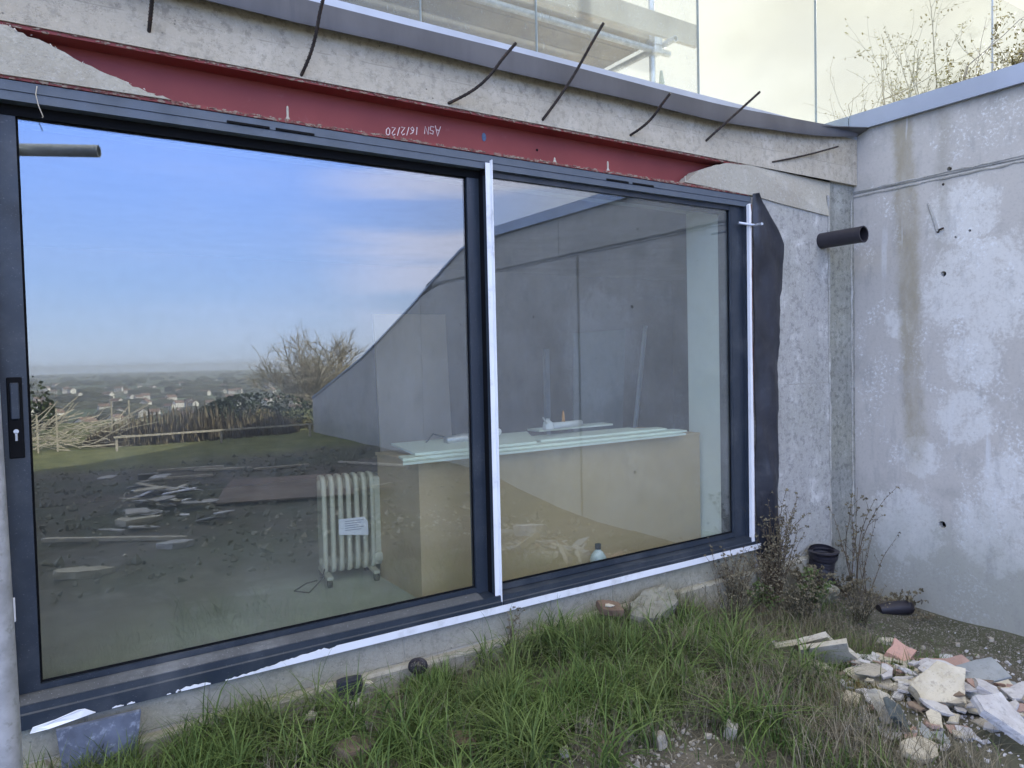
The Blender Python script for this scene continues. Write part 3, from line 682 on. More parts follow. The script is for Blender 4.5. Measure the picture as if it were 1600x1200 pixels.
# short grey tube bracket by the top right of the frame
tag(auto_smooth(MB().tube([(3.90, .0, 2.17), (4.00, -.05, 2.155), (3.93, -.16, 2.14)], .009, 8).rot(Matrix.Identity(3)).build('bracket', M['galv'])), 'short pale metal bracket sticking out at the top right of the door frame', 'bracket')
# thin wire hanging from the head at far left
tag(MB().tube([(.05, -.005, 2.345), (.045, -.018, 2.31), (.052, -.02, 2.27), (.065, -.012, 2.235), (.062, -.01, 2.232)], .0017, 6).build('wire', M['paletimber']), 'thin pale wire hanging over the door head at far left', 'wire')

# black membrane beside the door
mm = MB(); L1 = [(4.030, 2.35), (4.03, 2.0), (4.03, 1.5), (4.03, .9), (4.03, .3), (4.03, .02)]
prof = [(2.37, 4.055), (2.22, 4.20), (2.07, 4.335), (1.98, 4.352), (1.80, 4.335), (1.63, 4.32), (1.3, 4.30), (.92, 4.25), (.6, 4.235), (.31, 4.215), (.1, 4.225), (-.05, 4.245), (-.17, 4.26)]
zz_ = sorted([a for a, b in prof], reverse=True); fine_ = list(np.arange(2.37, -.171, -.045)); r7 = random.Random(7)
prof = [(float(z), float(np.interp(-z, [-a for a, b in prof], [b for a, b in prof]))-.025*(1 if z < 1.7 else .3)+r7.uniform(-.004, .004)) for z in fine_]
nu = 13; vs = []
for side in (0, 1):
    for z, xr in prof:
        xl = 4.026 if z > 0 else 4.026+(0-z)*.25
        for i in range(nu):
            t = i/(nu-1); x = xl+(xr-xl)*t
            y = -.012-.016*mnoise.noise(Vector((t*2.2, z*3.3, 1)))-.007*mnoise.noise(Vector((t*6, z*11, 4)))-.026*math.sin(t*math.pi*.9)*(.6+.4*math.sin(z*3.1))-.022*t*(1+math.sin(z*2.2+1))-.006*math.sin(z*9+t*7)
            vs.append((x, y-(.003 if side else 0), z))
n_ = len(prof); fs = []
for b in (0, n_*nu):
    for k in range(n_-1):
        for i in range(nu-1):
            q = (b+k*nu+i, b+k*nu+i+1, b+(k+1)*nu+i+1, b+(k+1)*nu+i); fs.append(q if b else q[::-1])
mm.add(vs, fs); tag(mm.build('damp_proof_membrane', M['black'], smooth=True), 'black damp proof sheet hanging loose between the door frame and concrete column', 'membrane')

# slate slab under the left end of the sill
tag(MB().prism([(.02, -.075, -.012), (.30, -.07, -.018), (.275, -.09, -.185), (.21, -.10, -.215), (.04, -.10, -.205)], (0, .02, 0)).build('slate_slab', M['slate']), 'blue grey slate slab leaning under the left end of the door sill', 'slate slab')

# ------------------------------------------------------------------ retaining wall
rw = thing('retaining_wall', (5.38, -5, -.4), 'tall pale grey concrete retaining wall with tie holes and a metal coping', 'retaining wall')
def topz(y):
    y = -y; pts = [(-.4, 2.975), (5.3, 2.975), (5.301, 3.045), (5.95, 2.89), (6.5, 2.68), (7.62, 2.21), (8.96, 1.71), (9.88, 1.38), (12.9, .52)]
    return float(np.interp(y, [a for a, b in pts], [b for a, b in pts]))
XW = 5.255
def wallpanel(y0, y1, z0, z1=None, holes=()):
    yy = sorted({y0, y1, *[-q for q in (5.3, 5.95, 6.5, 7.62, 8.96, 9.88) if min(y0, y1) < -q < max(y0, y1)]}, reverse=True)
    poly = [(XW, yy[0], z0)]+[(XW, q, (topz(q) if z1 is None else min(z1, topz(q)-.001))) for q in yy]+[(XW, yy[-1], z0)]
    o = MB().prism(poly, (.06, 0, 0)).build('panel', M['wall'], rw)
    if holes:
        c = MB()
        for hy, hz, r in holes: c.tube([(XW-.03, hy, hz), (XW+.002, hy, hz), (XW+.045, hy, hz)], [r*1.25, r, r*.8], 14)
        co = c.build('cut', M['wall']); bpy.context.view_layer.update()
        md = o.modifiers.new('b', 'BOOLEAN'); md.object = co; md.operation = 'DIFFERENCE'; md.solver = 'EXACT'
        bpy.context.view_layer.update(); dg = bpy.context.evaluated_depsgraph_get()
        nm = bpy.data.meshes.new_from_object(o.evaluated_get(dg)); o.modifiers.clear(); o.data = nm; bpy.data.objects.remove(co)
    return o
wallpanel(.35, -3.295, -.9, 2.494, [(-.62, 1.83, .020), (-.61, .09, .026), (-.62, 2.44, .010), (-2.4, 1.83, .02), (-2.4, .09, .02), (-.79, 2.10, .009), (-.70, 2.07, .008), (-1.5, 2.2, .008), (-3.0, 1.3, .012)])
wallpanel(-3.305, -7.3, -.9, 2.494, [(-4.2, 1.83, .02), (-6.0, 1.83, .02)])
wallpanel(.35, -3.645, 2.506, None, [(-.66, 2.535, .017), (-2.3, 2.62, .012)])
wallpanel(-3.655, -7.1, 2.506)
wallpanel(-7.31, -12.9, -.9, None)
core = [(5.30, y, topz(y)-.01) for y in (.34, -5.3, -5.95, -6.5, -7.62, -8.96, -9.88, -12.88)]
MB().prism([(5.30, .34, -.95)]+core+[(5.30, -12.88, -.95)], (.19, 0, 0)).build('core', M['wall'], rw)
jf = MB(); jf.box(XW+.007, XW+.05, -7.0, .3, 2.49, 2.51); jf.box(XW+.0075, XW+.05, -3.31, -3.29, -.9, 2.489); jf.box(XW+.0075, XW+.05, -3.66, -3.64, 2.511, 2.9)
jf.build('joint_filler', M['ridge'], rw)
rg = MB(); r3 = random.Random(31)
for z in (2.482, 2.518):
    pts = [(XW-.001, y, z+r3.uniform(-.004, .004)) for y in np.arange(.03, -6.9, -.06)]
    rg.tube(pts, [r3.uniform(.004, .010) for _ in pts], 5)
for y in (-3.285, -3.315):
    pts = [(XW-.001, y+r3.uniform(-.003, .003), z) for z in np.arange(-.5, 2.48, .08)]; rg.tube(pts, [r3.uniform(.003, .007) for _ in pts], 5)
rg.build('joint_ridge', M['ridge'], rw)
# slumped gouge with a bent tie in it
MB().tube([(XW-.002, -.52, 2.33), (XW-.006, -.56, 2.22), (XW-.004, -.585, 2.125)], [.008, .010, .011], 6).build('scar', M['ridge'], rw)
MB().tube([(XW-.002, -.585, 2.12), (XW-.01, -.60, 2.135), (XW-.02, -.63, 2.14)], [.007, .006, .008], 6).build('tie_stub', M['rebar'], rw)
# coping lengths
for a, b in ((.34, .052), (.044, -2.45), (-2.458, -5.3)):
    MB().prism([(5.222, a, 2.965), (5.222, a, 3.088), (5.53, a, 3.108), (5.53, a, 2.965)], (0, b-a, 0)).build('coping', M['coping'], rw)
ysl = [-5.304, -5.95, -6.5, -7.62, -8.96, -9.88, -12.9]
for a, b in zip(ysl[:-1], ysl[1:]):
    v = []
    for y in (a, b+.004):
        z = topz(y-.01)
        v += [(5.235, y, z-.002), (5.235, y, z+.032), (5.52, y, z+.04), (5.52, y, z-.002)]
    MB().add(v, [(0, 1, 2, 3), (7, 6, 5, 4), (0, 4, 5, 1), (1, 5, 6, 2), (2, 6, 7, 3), (3, 7, 4, 0)]).build('coping', M['coping'], rw)

# black drain pipe stub
dp = thing('drain_pipe', (4.79, -.1, 2.06), 'black plastic drain pipe stub poking out of the corner under the beam', 'pipe')
o = MB().pipe((4.80, .10, 2.115), (4.80, -.31, 2.115), .056, .050, 28).build('pipe', M['blackpipe'], dp); auto_smooth(o)
o = MB().pipe((4.80, -.31, 2.115), (4.80, -.322, 2.115), .0575, .049, 28).build('rim', M['blackpipe'], dp); auto_smooth(o)

# ------------------------------------------------------------------ balustrade on the roof edge
bal = thing('glass_balustrade', (2, .04, 2.88), 'frameless glass balustrade with dusty panels along the roof edge', 'balustrade')
MB().box(-6, 4.75, -.018, .07, 2.884, 2.932).build('base_channel', M['alu'], bal)
MB().box(4.755, 9.4, .0, .07, 2.90, 2.945).build('base_channel', M['alu'], bal)
jx = [-4.1, -2.9, -1.7, -.5, .42, 1.64, 2.33, 3.58, 4.80, 7.48, 9.3]
for a, b in zip(jx[:-1], jx[1:]):
    g = MB().box(a+.006, b-.006, .028, .040, 2.925, 4.55).build('glass_panel', M['balus'] if b < 3.7 else M['balusclear'], bal)
    MB().box(b-.0065, b-.0025, .026, .042, 2.93, 4.55).build('glass_edge', M['glassedge'] if b < 7 else M['alu'], bal)
    if b < 3.7: g['label'] = 'dusty glass panel'

# ------------------------------------------------------------------ scaffold behind the balustrade
sc = thing('scaffold', (3.9, 1.0, 2.9), 'scaffold deck with toe board and tubes above the roof edge', 'scaffold')
for i in range(6): MB().bbox(-5, 4.05, .88+i*.235, .88+i*.235+.225, 3.70, 3.738, .003).build('scaffold_board', M['board'], sc)
MB().bbox(-5, 4.42, .80, .835, 3.705, 3.875, .003).build('toe_board', M['board'], sc)
TR = .0242
def tube(p0, p1, parent, name='tube', m='galv'):
    o = MB().pipe(p0, p1, TR, TR-.004, 14).build(name, M[m], parent); return auto_smooth(o)
tube((4.0, .87, 2.905), (4.0, .87, 5.6), sc, 'standard'); tube((4.0, 2.3, 2.905), (4.0, 2.3, 5.6), sc, 'standard'); tube((.6, .87, 2.905), (.6, .87, 5.6), sc, 'standard')
tube((4.075, .70, 3.66), (4.075, 2.45, 3.66), sc, 'transom'); tube((1.5, .84, 3.66), (1.5, 2.45, 3.66), sc, 'transom')
tube((-5, .845, 3.61), (4.15, .845, 3.61), sc, 'ledger'); tube((-5, 2.25, 3.61), (4.3, 2.25, 3.61), sc, 'ledger'); tube((-5, .845, 4.7), (4.3, .845, 4.7), sc, 'guard_rail')
for z in (3.66, 3.61, 4.7): MB().bbox(3.965, 4.045, .80, .91, z-.035, z+.035, .006).build('coupler', M['galv'], sc)
tag(MB().tube([(4.12, .9, 3.50), (4.13, .9, 3.3), (4.17, .9, 3.1), (4.2, .9, 2.91)], [.01, .035, .045, .05], 8).build('netting_bundle', simple('green netting', (.20, .28, .23), .9, .3, 60, .5)), 'small bundle of green netting hanging beside the scaffold upright', 'netting')

# galvanised pole close to the camera at far left
pl = thing('scaffold_pole', (-.088, -1.25, gh(-.088, -1.25)-.05), 'galvanised steel scaffold pole standing at the far left in front of the door', 'pole')
o = MB().pipe((-.0735, -1.25, -.30), (-.137, -1.25, 4.6), .0315, .027, 28).build('tube', M['galv'], pl); auto_smooth(o)
MB().box(-.17, -.01, -1.33, -1.17, -.31, -.29).build('base_plate', M['galv'], pl)

# ledger tube coupled to that pole; it shows in the top left of the glass
pl['label'] = 'galvanised steel scaffold pole with a cross tube at the far left before the door'
o = MB().pipe((.342, -1.20, 2.488), (-1.6, -2.10, 2.488), .033, .028, 24).build('ledger', M['galv'], pl); auto_smooth(o)
MB().bbox(-.150, -.06, -1.40, -1.22, 2.44, 2.53, .008).build('coupler', M['galv'], pl)

# ------------------------------------------------------------------ things inside the room
cn = thing('mdf_counter', (2.75, .6, FZ), 'long unpainted mdf counter standing behind the right hand pane', 'counter')
MB().bbox(1.69, 3.835, .30, .318, FZ, .757, .001).build('front_panel', M['mdf'], cn)
MB().box(1.6905, 1.708, .3185, .86, FZ, .756).build('side_panel', M['mdf'], cn)
MB().box(3.81, 3.83, .3185, .86, FZ, .756).build('side_panel', M['mdf'], cn)
MB().bbox(1.686, 3.838, .298, .88, .7575, .775, .001).build('worktop', M['mdf'], cn)
def slab(x0, y0, x1, y1, w_, z, th, label, lift=0):   # board along a line
    d = Vector((x1-x0, y1-y0, 0)); n = Vector((-d.y, d.x, 0)).normalized()*w_; a = Vector((x0, y0, z)); b = Vector((x1, y1, z+lift))
    o = MB().prism([a, b, b+n, a+n], (0, 0, th), 0).build('plasterboard_sheet', M['pboard'])
    return tag(o, label, 'plasterboard')
def sheet(poly, z, label):
    return tag(MB().prism([(x, y, z) for x, y in poly], (0, 0, .0125)).build('plasterboard_sheet', M['pboard']), label, 'plasterboard')
sheet([(1.57, .235), (3.64, .242), (3.64, .345), (1.62, .34)], .777, 'lowest green plasterboard strip along the front edge of the counter')
sheet([(1.60, .30), (3.70, .29), (3.70, .42), (1.63, .42)], .7905, 'green plasterboard strip lying on the front edge strip of the counter')
sheet([(1.70, .36), (2.50, .36), (2.80, .90), (1.80, .90)], .804, 'widest pale green plasterboard sheet overhanging the left end of the counter')
sheet([(2.56, .40), (3.60, .38), (3.62, .50), (2.58, .52)], .804, 'green plasterboard offcut butting the wide sheet on the counter')
sheet([(2.66, .60), (3.56, .58), (3.56, .72), (2.68, .74)], .790, 'long green plasterboard strip in the middle of the counter top')
sheet([(2.86, .84), (3.52, .84), (3.54, .98), (2.86, .98)], .812, 'green plasterboard strip set furthest back on the counter at right')
# tools and bits on top
t = thing('sealant_gun', (2.85, .62, .85), 'white sealant cartridge with an orange nozzle lying on the counter', 'sealant')
MB().tube([(2.80, .60, .872), (3.06, .64, .872)], .022, 12).build('cartridge', M['whiteplastic'], t, True)
MB().lathe([(.012, 0), (.010, .03), (.004, .075)], (2.90, .62, .89), 10).build('nozzle', M['orange'], t, True)
MB().tube([(2.80, .6, .872), (2.73, .58, .90), (2.70, .57, .935)], .006, 6).build('trigger', M['silver'], t)
tag(MB().lathe([(.03, 0), (.038, .01), (.03, .05), (.012, .065), (.012, .075)], (2.76, .60, .848), 10).build('foam_cup', M['whiteplastic']), 'crumpled white cup beside the sealant cartridge on the counter', 'cup')
t = thing('power_drill', (2.12, .66, .79), 'small grey power tool lying near the left end of the counter', 'power tool')
MB().tube([(2.05, .66, .83), (2.20, .68, .835), (2.27, .69, .84)], [.028, .03, .014], 10).build('tool_body', M['silver'], t, True)
MB().tube([(2.09, .66, .83), (2.06, .70, .80)], [.02, .018], 8).build('tool_handle', M['rubber'], t, True)
MB().tube([(2.02, .7, .80), (1.97, .78, .81), (2.05, .83, .86), (2.16, .80, .82)], .005, 6).build('cable', M['rubber'], t)
tag(MB().tube([(2.30, .62, .86), (2.36, .62, .87), (2.41, .64, .86)], [.02, .03, .022], 8).build('paper_cup', M['paper']), 'crushed white paper cup lying beside the power tool on the counter', 'cup')
# bottle on the floor against the glass
bt = thing('water_bottle', (2.83, .205, FZ), 'squashed clear water bottle with dark cap standing inside the right pane', 'bottle')
MB().lathe([(.046, 0), (.052, .01), (.05, .03), (.052, .055), (.046, .075), (.028, .10), (.015, .112), (.014, .118)], (2.83, .205, FZ), 14).build('bottle_body', M['bottle'], bt, True)
MB().lathe([(.018, .116), (.019, .12), (.019, .146), (.016, .149)], (2.83, .205, FZ), 12).build('cap', M['cap'], bt, True)
# oil filled radiator
rd = thing('oil_radiator', (1.51, .93, FZ), 'cream oil filled radiator on castors standing on the bare floor inside', 'radiator')
ang = R_(-8); Mr = Matrix.Rotation(ang, 3, 'Z'); rc = Vector((1.52, .93, 0))
for i in range(7):
    cx = 1.375+i*.047
    b = MB()
    prof = []
    for k in range(28):       # rounded vertical plate outline in the y-z plane
        a = 2*math.pi*k/28; ex = .5
        prof.append((.075*abs(math.cos(a))**ex*(1 if math.cos(a) > 0 else -1), .285*abs(math.sin(a))**.28*(1 if math.sin(a) > 0 else -1)))
    rings = [(-.012, .90), (-.014, .97), (0, 1.0), (.014, .97), (.012, .90)]
    vs = [(cx+dx, .93+y*s_, .375+z*(1-(1-s_)*.35)) for dx, s_ in rings for y, z in prof]; n_ = 28
    b.add(vs, [(i_*n_+j, i_*n_+(j+1) % n_, (i_+1)*n_+(j+1) % n_, (i_+1)*n_+j) for i_ in range(4) for j in range(n_)]+[tuple(range(n_-1, -1, -1)), tuple(4*n_+j for j in range(n_))])
    for zc_ in (.60, .15): b.tube([(cx-.024, .93, zc_), (cx-.01, .93, zc_), (cx+.01, .93, zc_), (cx+.024, .93, zc_)], [.022, .034, .034, .022], 14)
    b.rot(Mr, rc); b.build('fin', M['enamel'], rd, True)
b = MB().bbox(1.655, 1.712, .858, 1.002, .11, .635, .012); b.rot(Mr, rc).build('control_housing', M['enamel'], rd)
b = MB()
for k in range(9): b.bbox(1.712, 1.716, .872+k*.014, .878+k*.014, .2, .58, .001)
b.rot(Mr, rc).build('grille', M['enamel'], rd)
b = MB().lathe([(.03, 0), (.03, .012), (.026, .018)], (0, 0, 0), 16); b.rot(Matrix.Rotation(R_(90), 3, 'X')); b.v = [(q[0]+1.685, q[1]+.858, q[2]+.16) for q in b.v]; b.rot(Mr, rc).build('thermostat_knob', M['enamel'], rd, True)
b = MB().prism([(1.45, .838, .32), (1.62, .838, .30), (1.62, .838, .38), (1.60, .838, .41), (1.45, .838, .41)], (0, -.002, 0)); b.rot(Mr, rc); sh = b.build('paper_label', M['paper'], rd)
b = MB()
for k in range(5): b.box(1.485, 1.595-(k % 3)*.015, .8345, .8355, .392-k*.013, .396-k*.013)
b.rot(Mr, rc).build('print', M['print'], rd)
for cx in (1.385, 1.655):
    b = MB().bbox(cx-.018, cx+.018, .79, 1.07, .075, .095, .004); b.rot(Mr, rc); ft_ = b.build('foot', M['enamel'], rd)
    for cy in (.81, 1.05):
        b = MB().tube([(cx-.012, cy, .054), (cx+.012, cy, .054)], .024, 14); b.rot(Mr, rc).build('castor', M['rubber'], ft_, True)
MB().tube([(1.37, .90, .14), (1.33, .85, .08), (1.24, .80, .035), (1.18, .88, .035), (1.28, .98, .035), (1.35, 1.0, .035)], .004, 6).build('cable', M['rubber'], rd)
# sheets leaning at the back
tag(MB().prism([(2.63, 3.0, FZ), (3.40, 3.05, FZ), (3.38, 3.12, 1.76), (2.62, 3.08, 1.75)], (0, .02, 0)).build('door_blank', M['ply']), 'tall brown sheet board standing upright at the back of the room', 'board')
tag(MB().prism([(4.05, 2.02, FZ), (4.60, 1.98, FZ), (4.93, 2.25, 1.58), (4.33, 2.30, 1.54)], (0, .0125, 0)).build('leaning_plasterboard', simple('grey plasterboard face', (.18, .22, .23), .85, .05, 2, 0)), 'grey plasterboard sheet leaning in the dark room behind the counter', 'plasterboard')
tag(MB().bbox(4.62, 4.65, 1.90, 1.93, FZ, 1.62, .002).rot(Matrix.Rotation(R_(9), 3, 'Y'), (4.63, 1.9, FZ)).build('timber_batten', M['whiteplastic']), 'thin pale batten leaning behind the counter against the plasterboard', 'batten')
tag(MB().bbox(3.98, 4.03, 2.3, 2.34, FZ, 1.4, .002).build('wall_stud', simple('zinc stud', (.2, .23, .26), .5, .1)), 'thin grey upright stud behind the counter', 'stud')

# ------------------------------------------------------------------ rubble
def shard(rr, L, W_, T, n=7, jit=.25, cham=.10):
    n = max(4, n-2)
    """irregular broken slab, chipped rim; local coords"""
    ang_ = sorted(rr.uniform(0, 2*math.pi) if jit > .4 else 2*math.pi*(i+rr.uniform(-.3, .3))/n for i in range(n))
    a = [(math.cos(t)*L/2*rr.uniform(1-jit, 1), math.sin(t)*W_/2*rr.uniform(1-jit, 1)) for t in ang_]
    ring = []
    for i in range(n):               # subdivide the rim for a ragged edge
        p, q = a[i], a[(i+1) % n]
        ring.append(p); ring.append(((p[0]+q[0])/2+rr.uniform(-.035, .035)*L, (p[1]+q[1])/2+rr.uniform(-.035, .035)*W_))
    m = len(ring); vs = []
    for (s_, z) in ((.97, -T/2), (1.0, 0), (1-cham*T/max(.02, min(L, W_)), T/2)):
        vs += [(x*s_*rr.uniform(.98, 1.02), y*s_*rr.uniform(.98, 1.02), z+rr.uniform(-.04, .04)*T) for x, y in ring]
    vs.append((0, 0, T/2+rr.uniform(-.02, .05)*T)); vs.append((0, 0, -T/2)); fs = []
    for k in range(2): fs += [(k*m+i, k*m+(i+1) % m, (k+1)*m+(i+1) % m, (k+1)*m+i) for i in range(m)]
    fs += [(2*m+i, 2*m+(i+1) % m, 3*m) for i in range(m)]+[((i+1) % m, i, 3*m+1) for i in range(m)]
    return vs, fs
def rectslab(rr, L, W_, T):
    a = [(-L/2, -W_/2), (0, -W_/2+rr.uniform(-.01, .01)), (L/2, -W_/2), (L/2+rr.uniform(-.02, .02), 0), (L/2, W_/2), (L*.1, W_/2+rr.uniform(-.02, .02)), (-L/2, W_/2), (-L/2+rr.uniform(-.02, .02), 0)]
    m = 8; vs = [(x, y, -T/2) for x, y in a]+[(x, y, T/2*.7) for x, y in a]+[(x*.97, y*.97, T/2) for x, y in a]
    fs = [(k*m+i, k*m+(i+1) % m, (k+1)*m+(i+1) % m, (k+1)*m+i) for k in range(2) for i in range(m)]+[tuple(range(m-1, -1, -1)), tuple(2*m+i for i in range(m))]
    return vs, fs
def roughen(vs, fs, cuts, amp, sc_, off):
    bm = bmesh.new(); vv = [bm.verts.new(v) for v in vs]
    for f in fs:
        try: bm.faces.new([vv[i] for i in f])
        except ValueError: pass
    bmesh.ops.triangulate(bm, faces=[f for f in bm.faces if len(f.verts) > 4])
    bmesh.ops.subdivide_edges(bm, edges=bm.edges[:], cuts=cuts, use_grid_fill=True)
    bm.normal_update()
    for v in bm.verts:
        n = mnoise.noise(v.co*sc_+Vector((off, 0, 0)))+.5*mnoise.noise(v.co*sc_*2.7+Vector((0, off, 0)))+.3*mnoise.noise(v.co*sc_*6+Vector((0, 0, off)))
        v.co += v.normal*n*amp
    bm.verts.index_update(); o = ([v.co.copy() for v in bm.verts], [[v.index for v in f.verts] for f in bm.faces]); bm.free(); return o
def place(vs, fs, name, mat, x, y, h, rot, label=None, cat=None, group=None, sink=.32):
    Mx = Euler([R_(a) for a in rot]).to_matrix(); P = [Mx @ Vector(v) for v in vs]; zmin = min(q.z for q in P); T = max(q.z for q in P)-zmin
    z0 = gh(x, y)+h; m = MB(); m.add([(q.x+x, q.y+y, q.z-zmin+z0-min(.02, T*sink)) for q in P], fs); o = m.build(name, M[mat])
    if label: tag(o, label, cat, group)
    return o
rr = random.Random(77)
def rs(kind, L, W_, T, *a, n=7, jit=.25, **k):
    vs, fs = (shard(rr, L, W_, T, n, jit) if kind == 's' else rectslab(rr, L, W_, T))
    if L > .30 and a[0] in ('hardboard_sheet', 'timber_lath', 'debris_sheet'): pass
    else: vs, fs = roughen(vs, fs, 3 if L > .09 else (2 if L > .05 else 1), (.16 if T > .1 else .05)*T+(.0035 if (L > .15 and kind == 's' and a[0] != 'fragment') else .0012), 1.2/max(L, .03)*4, rr.uniform(0, 50))
    return place(vs, fs, *a, **k)
# large identifiable pieces of the heap at lower right (x, y on the ground, height above it, tilt)
rs('r', .15, .12, .045, 'broken_brick', 'pink', 3.900, -1.055, .05, (24, -14, 12), 'square pink brick piece tilted up at the back of the rubble heap', 'brick')
rs('r', .19, .13, .012, 'tile', 'greytile', 3.799, -1.518, .09, (22, -10, -28), 'flat smooth dark grey tile on the right of the rubble heap', 'tile')
rs('r', .22, .09, .014, 'tile', 'pinktile', 3.978, -1.250, .07, (20, -6, -38), 'long brown pink tile behind the dark grey tile', 'tile')
rs('s', .36, .24, .05, 'plaster_chunk', 'cream', 3.307, -1.565, .03, (34, -10, -22), 'largest cream plaster chunk in the middle of the heap', 'plaster', n=7, jit=.18)
rs('s', .18, .20, .045, 'broken_slab', 'cream', 2.929, -1.518, .03, (58, -12, 30), 'upright cream slab edge behind the dark mottled face', 'slab', n=6, jit=.2)
rs('s', .15, .19, .02, 'broken_slab', 'darkslab', 2.892, -1.594, .03, (60, -10, 28), 'upright slab with a dark mottled face at the front of the heap', 'slab', n=6, jit=.15)
rs('s', .32, .26, .035, 'plaster_slab', 'palec', 3.194, -1.849, .07, (30, -14, 35), 'big pale lilac grey plaster slab in the bottom right corner', 'plaster', n=7, jit=.2)
rs('s', .24, .13, .025, 'plaster_chunk', 'cream', 2.778, -1.745, .02, (24, 8, -10), 'pinkish cream layered chunk at the bottom edge of the heap', 'plaster', n=8)
rs('s', .24, .10, .03, 'plaster_slab', 'cream', 3.881, -1.172, .02, (18, -5, -50), 'white elongated plaster piece beside the brown pink tile', 'plaster', n=8, jit=.2)
rs('s', .30, .11, .03, 'plaster_slab', 'palec', 3.822, -1.299, .05, (22, 6, -40), 'pale blue white slab lying below the pink brick piece', 'plaster', n=8, jit=.2)
rs('s', .16, .07, .035, 'plaster_chunk', 'cream', 4.348, -0.724, .0, (8, 6, -30), 'lone cream fragment on bare soil beyond the heap', 'plaster', n=8)
rs('r', .13, .10, .012, 'tile', 'greytile', 3.705, -1.016, .02, (20, 0, 15), 'pale grey tile left of the pink brick piece', 'tile')
rs('s', .20, .14, .04, 'plaster_slab', 'palec', 3.572, -1.631, .05, (20, 12, 10), 'pale slab resting against the right side of the cream chunk', 'plaster', n=7)
rs('s', .24, .12, .03, 'plaster_slab', 'palec', 3.931, -1.669, .07, (14, -16, -40), 'pale slab at the right edge of the picture beside the grey tile', 'plaster', n=8)
for i, (x, y, L, ro, la) in enumerate(((3.34, -.86, .34, (12, 22, 118), 'uppermost tilted pale board scrap at the left of the heap'), (3.42, -.97, .36, (20, 24, 124), 'middle tilted pale board scrap at the left of the heap'), (3.30, -1.02, .30, (26, 20, 112), 'broad tilted pale board scrap nearest the moss'), (3.56, -.90, .26, (16, -12, 100), 'short tilted pale board scrap closest to the pink brick'))):
    rs('s' if i % 2 else 'r', L*.8, .14+.03*(i % 2), .03, 'board_scrap', 'cream', x, y, .03, (ro[0]+26, ro[1], ro[2]), la, 'board scrap')
rs('s', .11, .07, .03, 'plastic_scrap', 'palec', 3.364, -0.646, .03, (30, 20, 10), 'crumpled bluish white scrap in the weeds left of the heap', 'scrap', n=9, jit=.35)
# left-hand pieces in the grass
rs('r', .14, .11, .06, 'broken_brick', 'brick', .99, -.50, .01, (6, 8, 20), 'weathered brown brick half hidden in grass at the bottom edge', 'brick')
rs('r', .26, .09, .02, 'timber_offcut', 'browntimber', 1.44, -.72, .03, (9, 8, -22), 'flat brown timber offcut lying in the grass near the bottom', 'timber')
rs('s', .055, .045, .035, 'stone', 'stone', 1.10, -.36, .03, (0, 10, 0), 'small rounded pale stone behind the weathered brick', 'stone')
rs('s', .07, .05, .02, 'plaster_chunk', 'cream', 1.13, -.17, .05, (20, 0, 0), 'small white fragment in front of the black bag', 'plaster')
rs('s', .06, .05, .02, 'plaster_chunk', 'cream', .93, -.17, .05, (15, 10, 0), 'small white fragment in the grass left of the black bag', 'plaster')
rs('s', .05, .04, .02, 'plaster_chunk', 'cream', 1.22, -.09, .09, (15, 10, 0), 'tiny white fragment on top of the black bag', 'plaster')
rs('r', .13, .10, .035, 'timber_block', 'browntimber', 2.62, -.14, .13, (10, 10, -20), 'dark timber block with a white top patch on the plinth ledge', 'timber')
rs('s', .07, .04, .006, 'paint_patch', 'cream', 2.605, -.155, .168, (10, 10, -20), 'white patch on the dark timber block', 'paint')
rs('s', .50, .26, .13, 'concrete_lump', 'rubbleconc', 2.95, -.13, -.045, (16, -8, 14), 'big grey concrete lump against the plinth among the grass', 'concrete lump', n=8, jit=.18)
rs('s', .22, .16, .12, 'boulder', 'rubbleconc', 4.50, -.20, -.02, (20, 10, 0), 'pale boulder below the ribbed pipe in the corner', 'boulder', n=8, jit=.15)
for i, (x, y, s_, la) in enumerate(((2.31, -1.23, .085, 'rounded pale stone standing alone right of the grass'), (2.02, -1.13, .085, 'flat pale stone at the bottom edge in gravel'), (1.96, -1.02, .065, 'cream stone behind the flat pale stone'), (1.86, -.86, .09, 'tan angular stone in the middle of the grass'), (1.80, -1.06, .085, 'grey white stone nearest the bottom edge'), (2.45, -1.12, .06, 'small white stone in dry stalks'), (1.66, -.98, .06, 'brownish stone at the bottom edge beside the timber'), (2.62, -.80, .05, 'small pale stone between grass and weeds'))):
    rs('s', s_, s_*rr.uniform(.65, .85), s_*.6, 'stone', 'stone' if i != 4 else 'brick', x, y, .02, (rr.uniform(-15, 15), rr.uniform(-15, 15), rr.uniform(0, 180)), la, 'stone', n=6, jit=.2)
for x, y, s_, la in ((4.75, -.95, .045, 'small round pebble on bare soil near the wall'), (5.02, -1.02, .05, 'flat pebble on bare soil closest to the right edge'), (4.52, -.86, .035, 'smallest pebble beside the cream fragment on soil'), (4.62, -1.12, .04, 'grey pebble on soil above the grey tile')):
    rs('s', s_, s_*.8, s_*.6, 'pebble', 'stone', x, y, 0, (0, 0, 30), la, 'pebble', n=7, jit=.12)
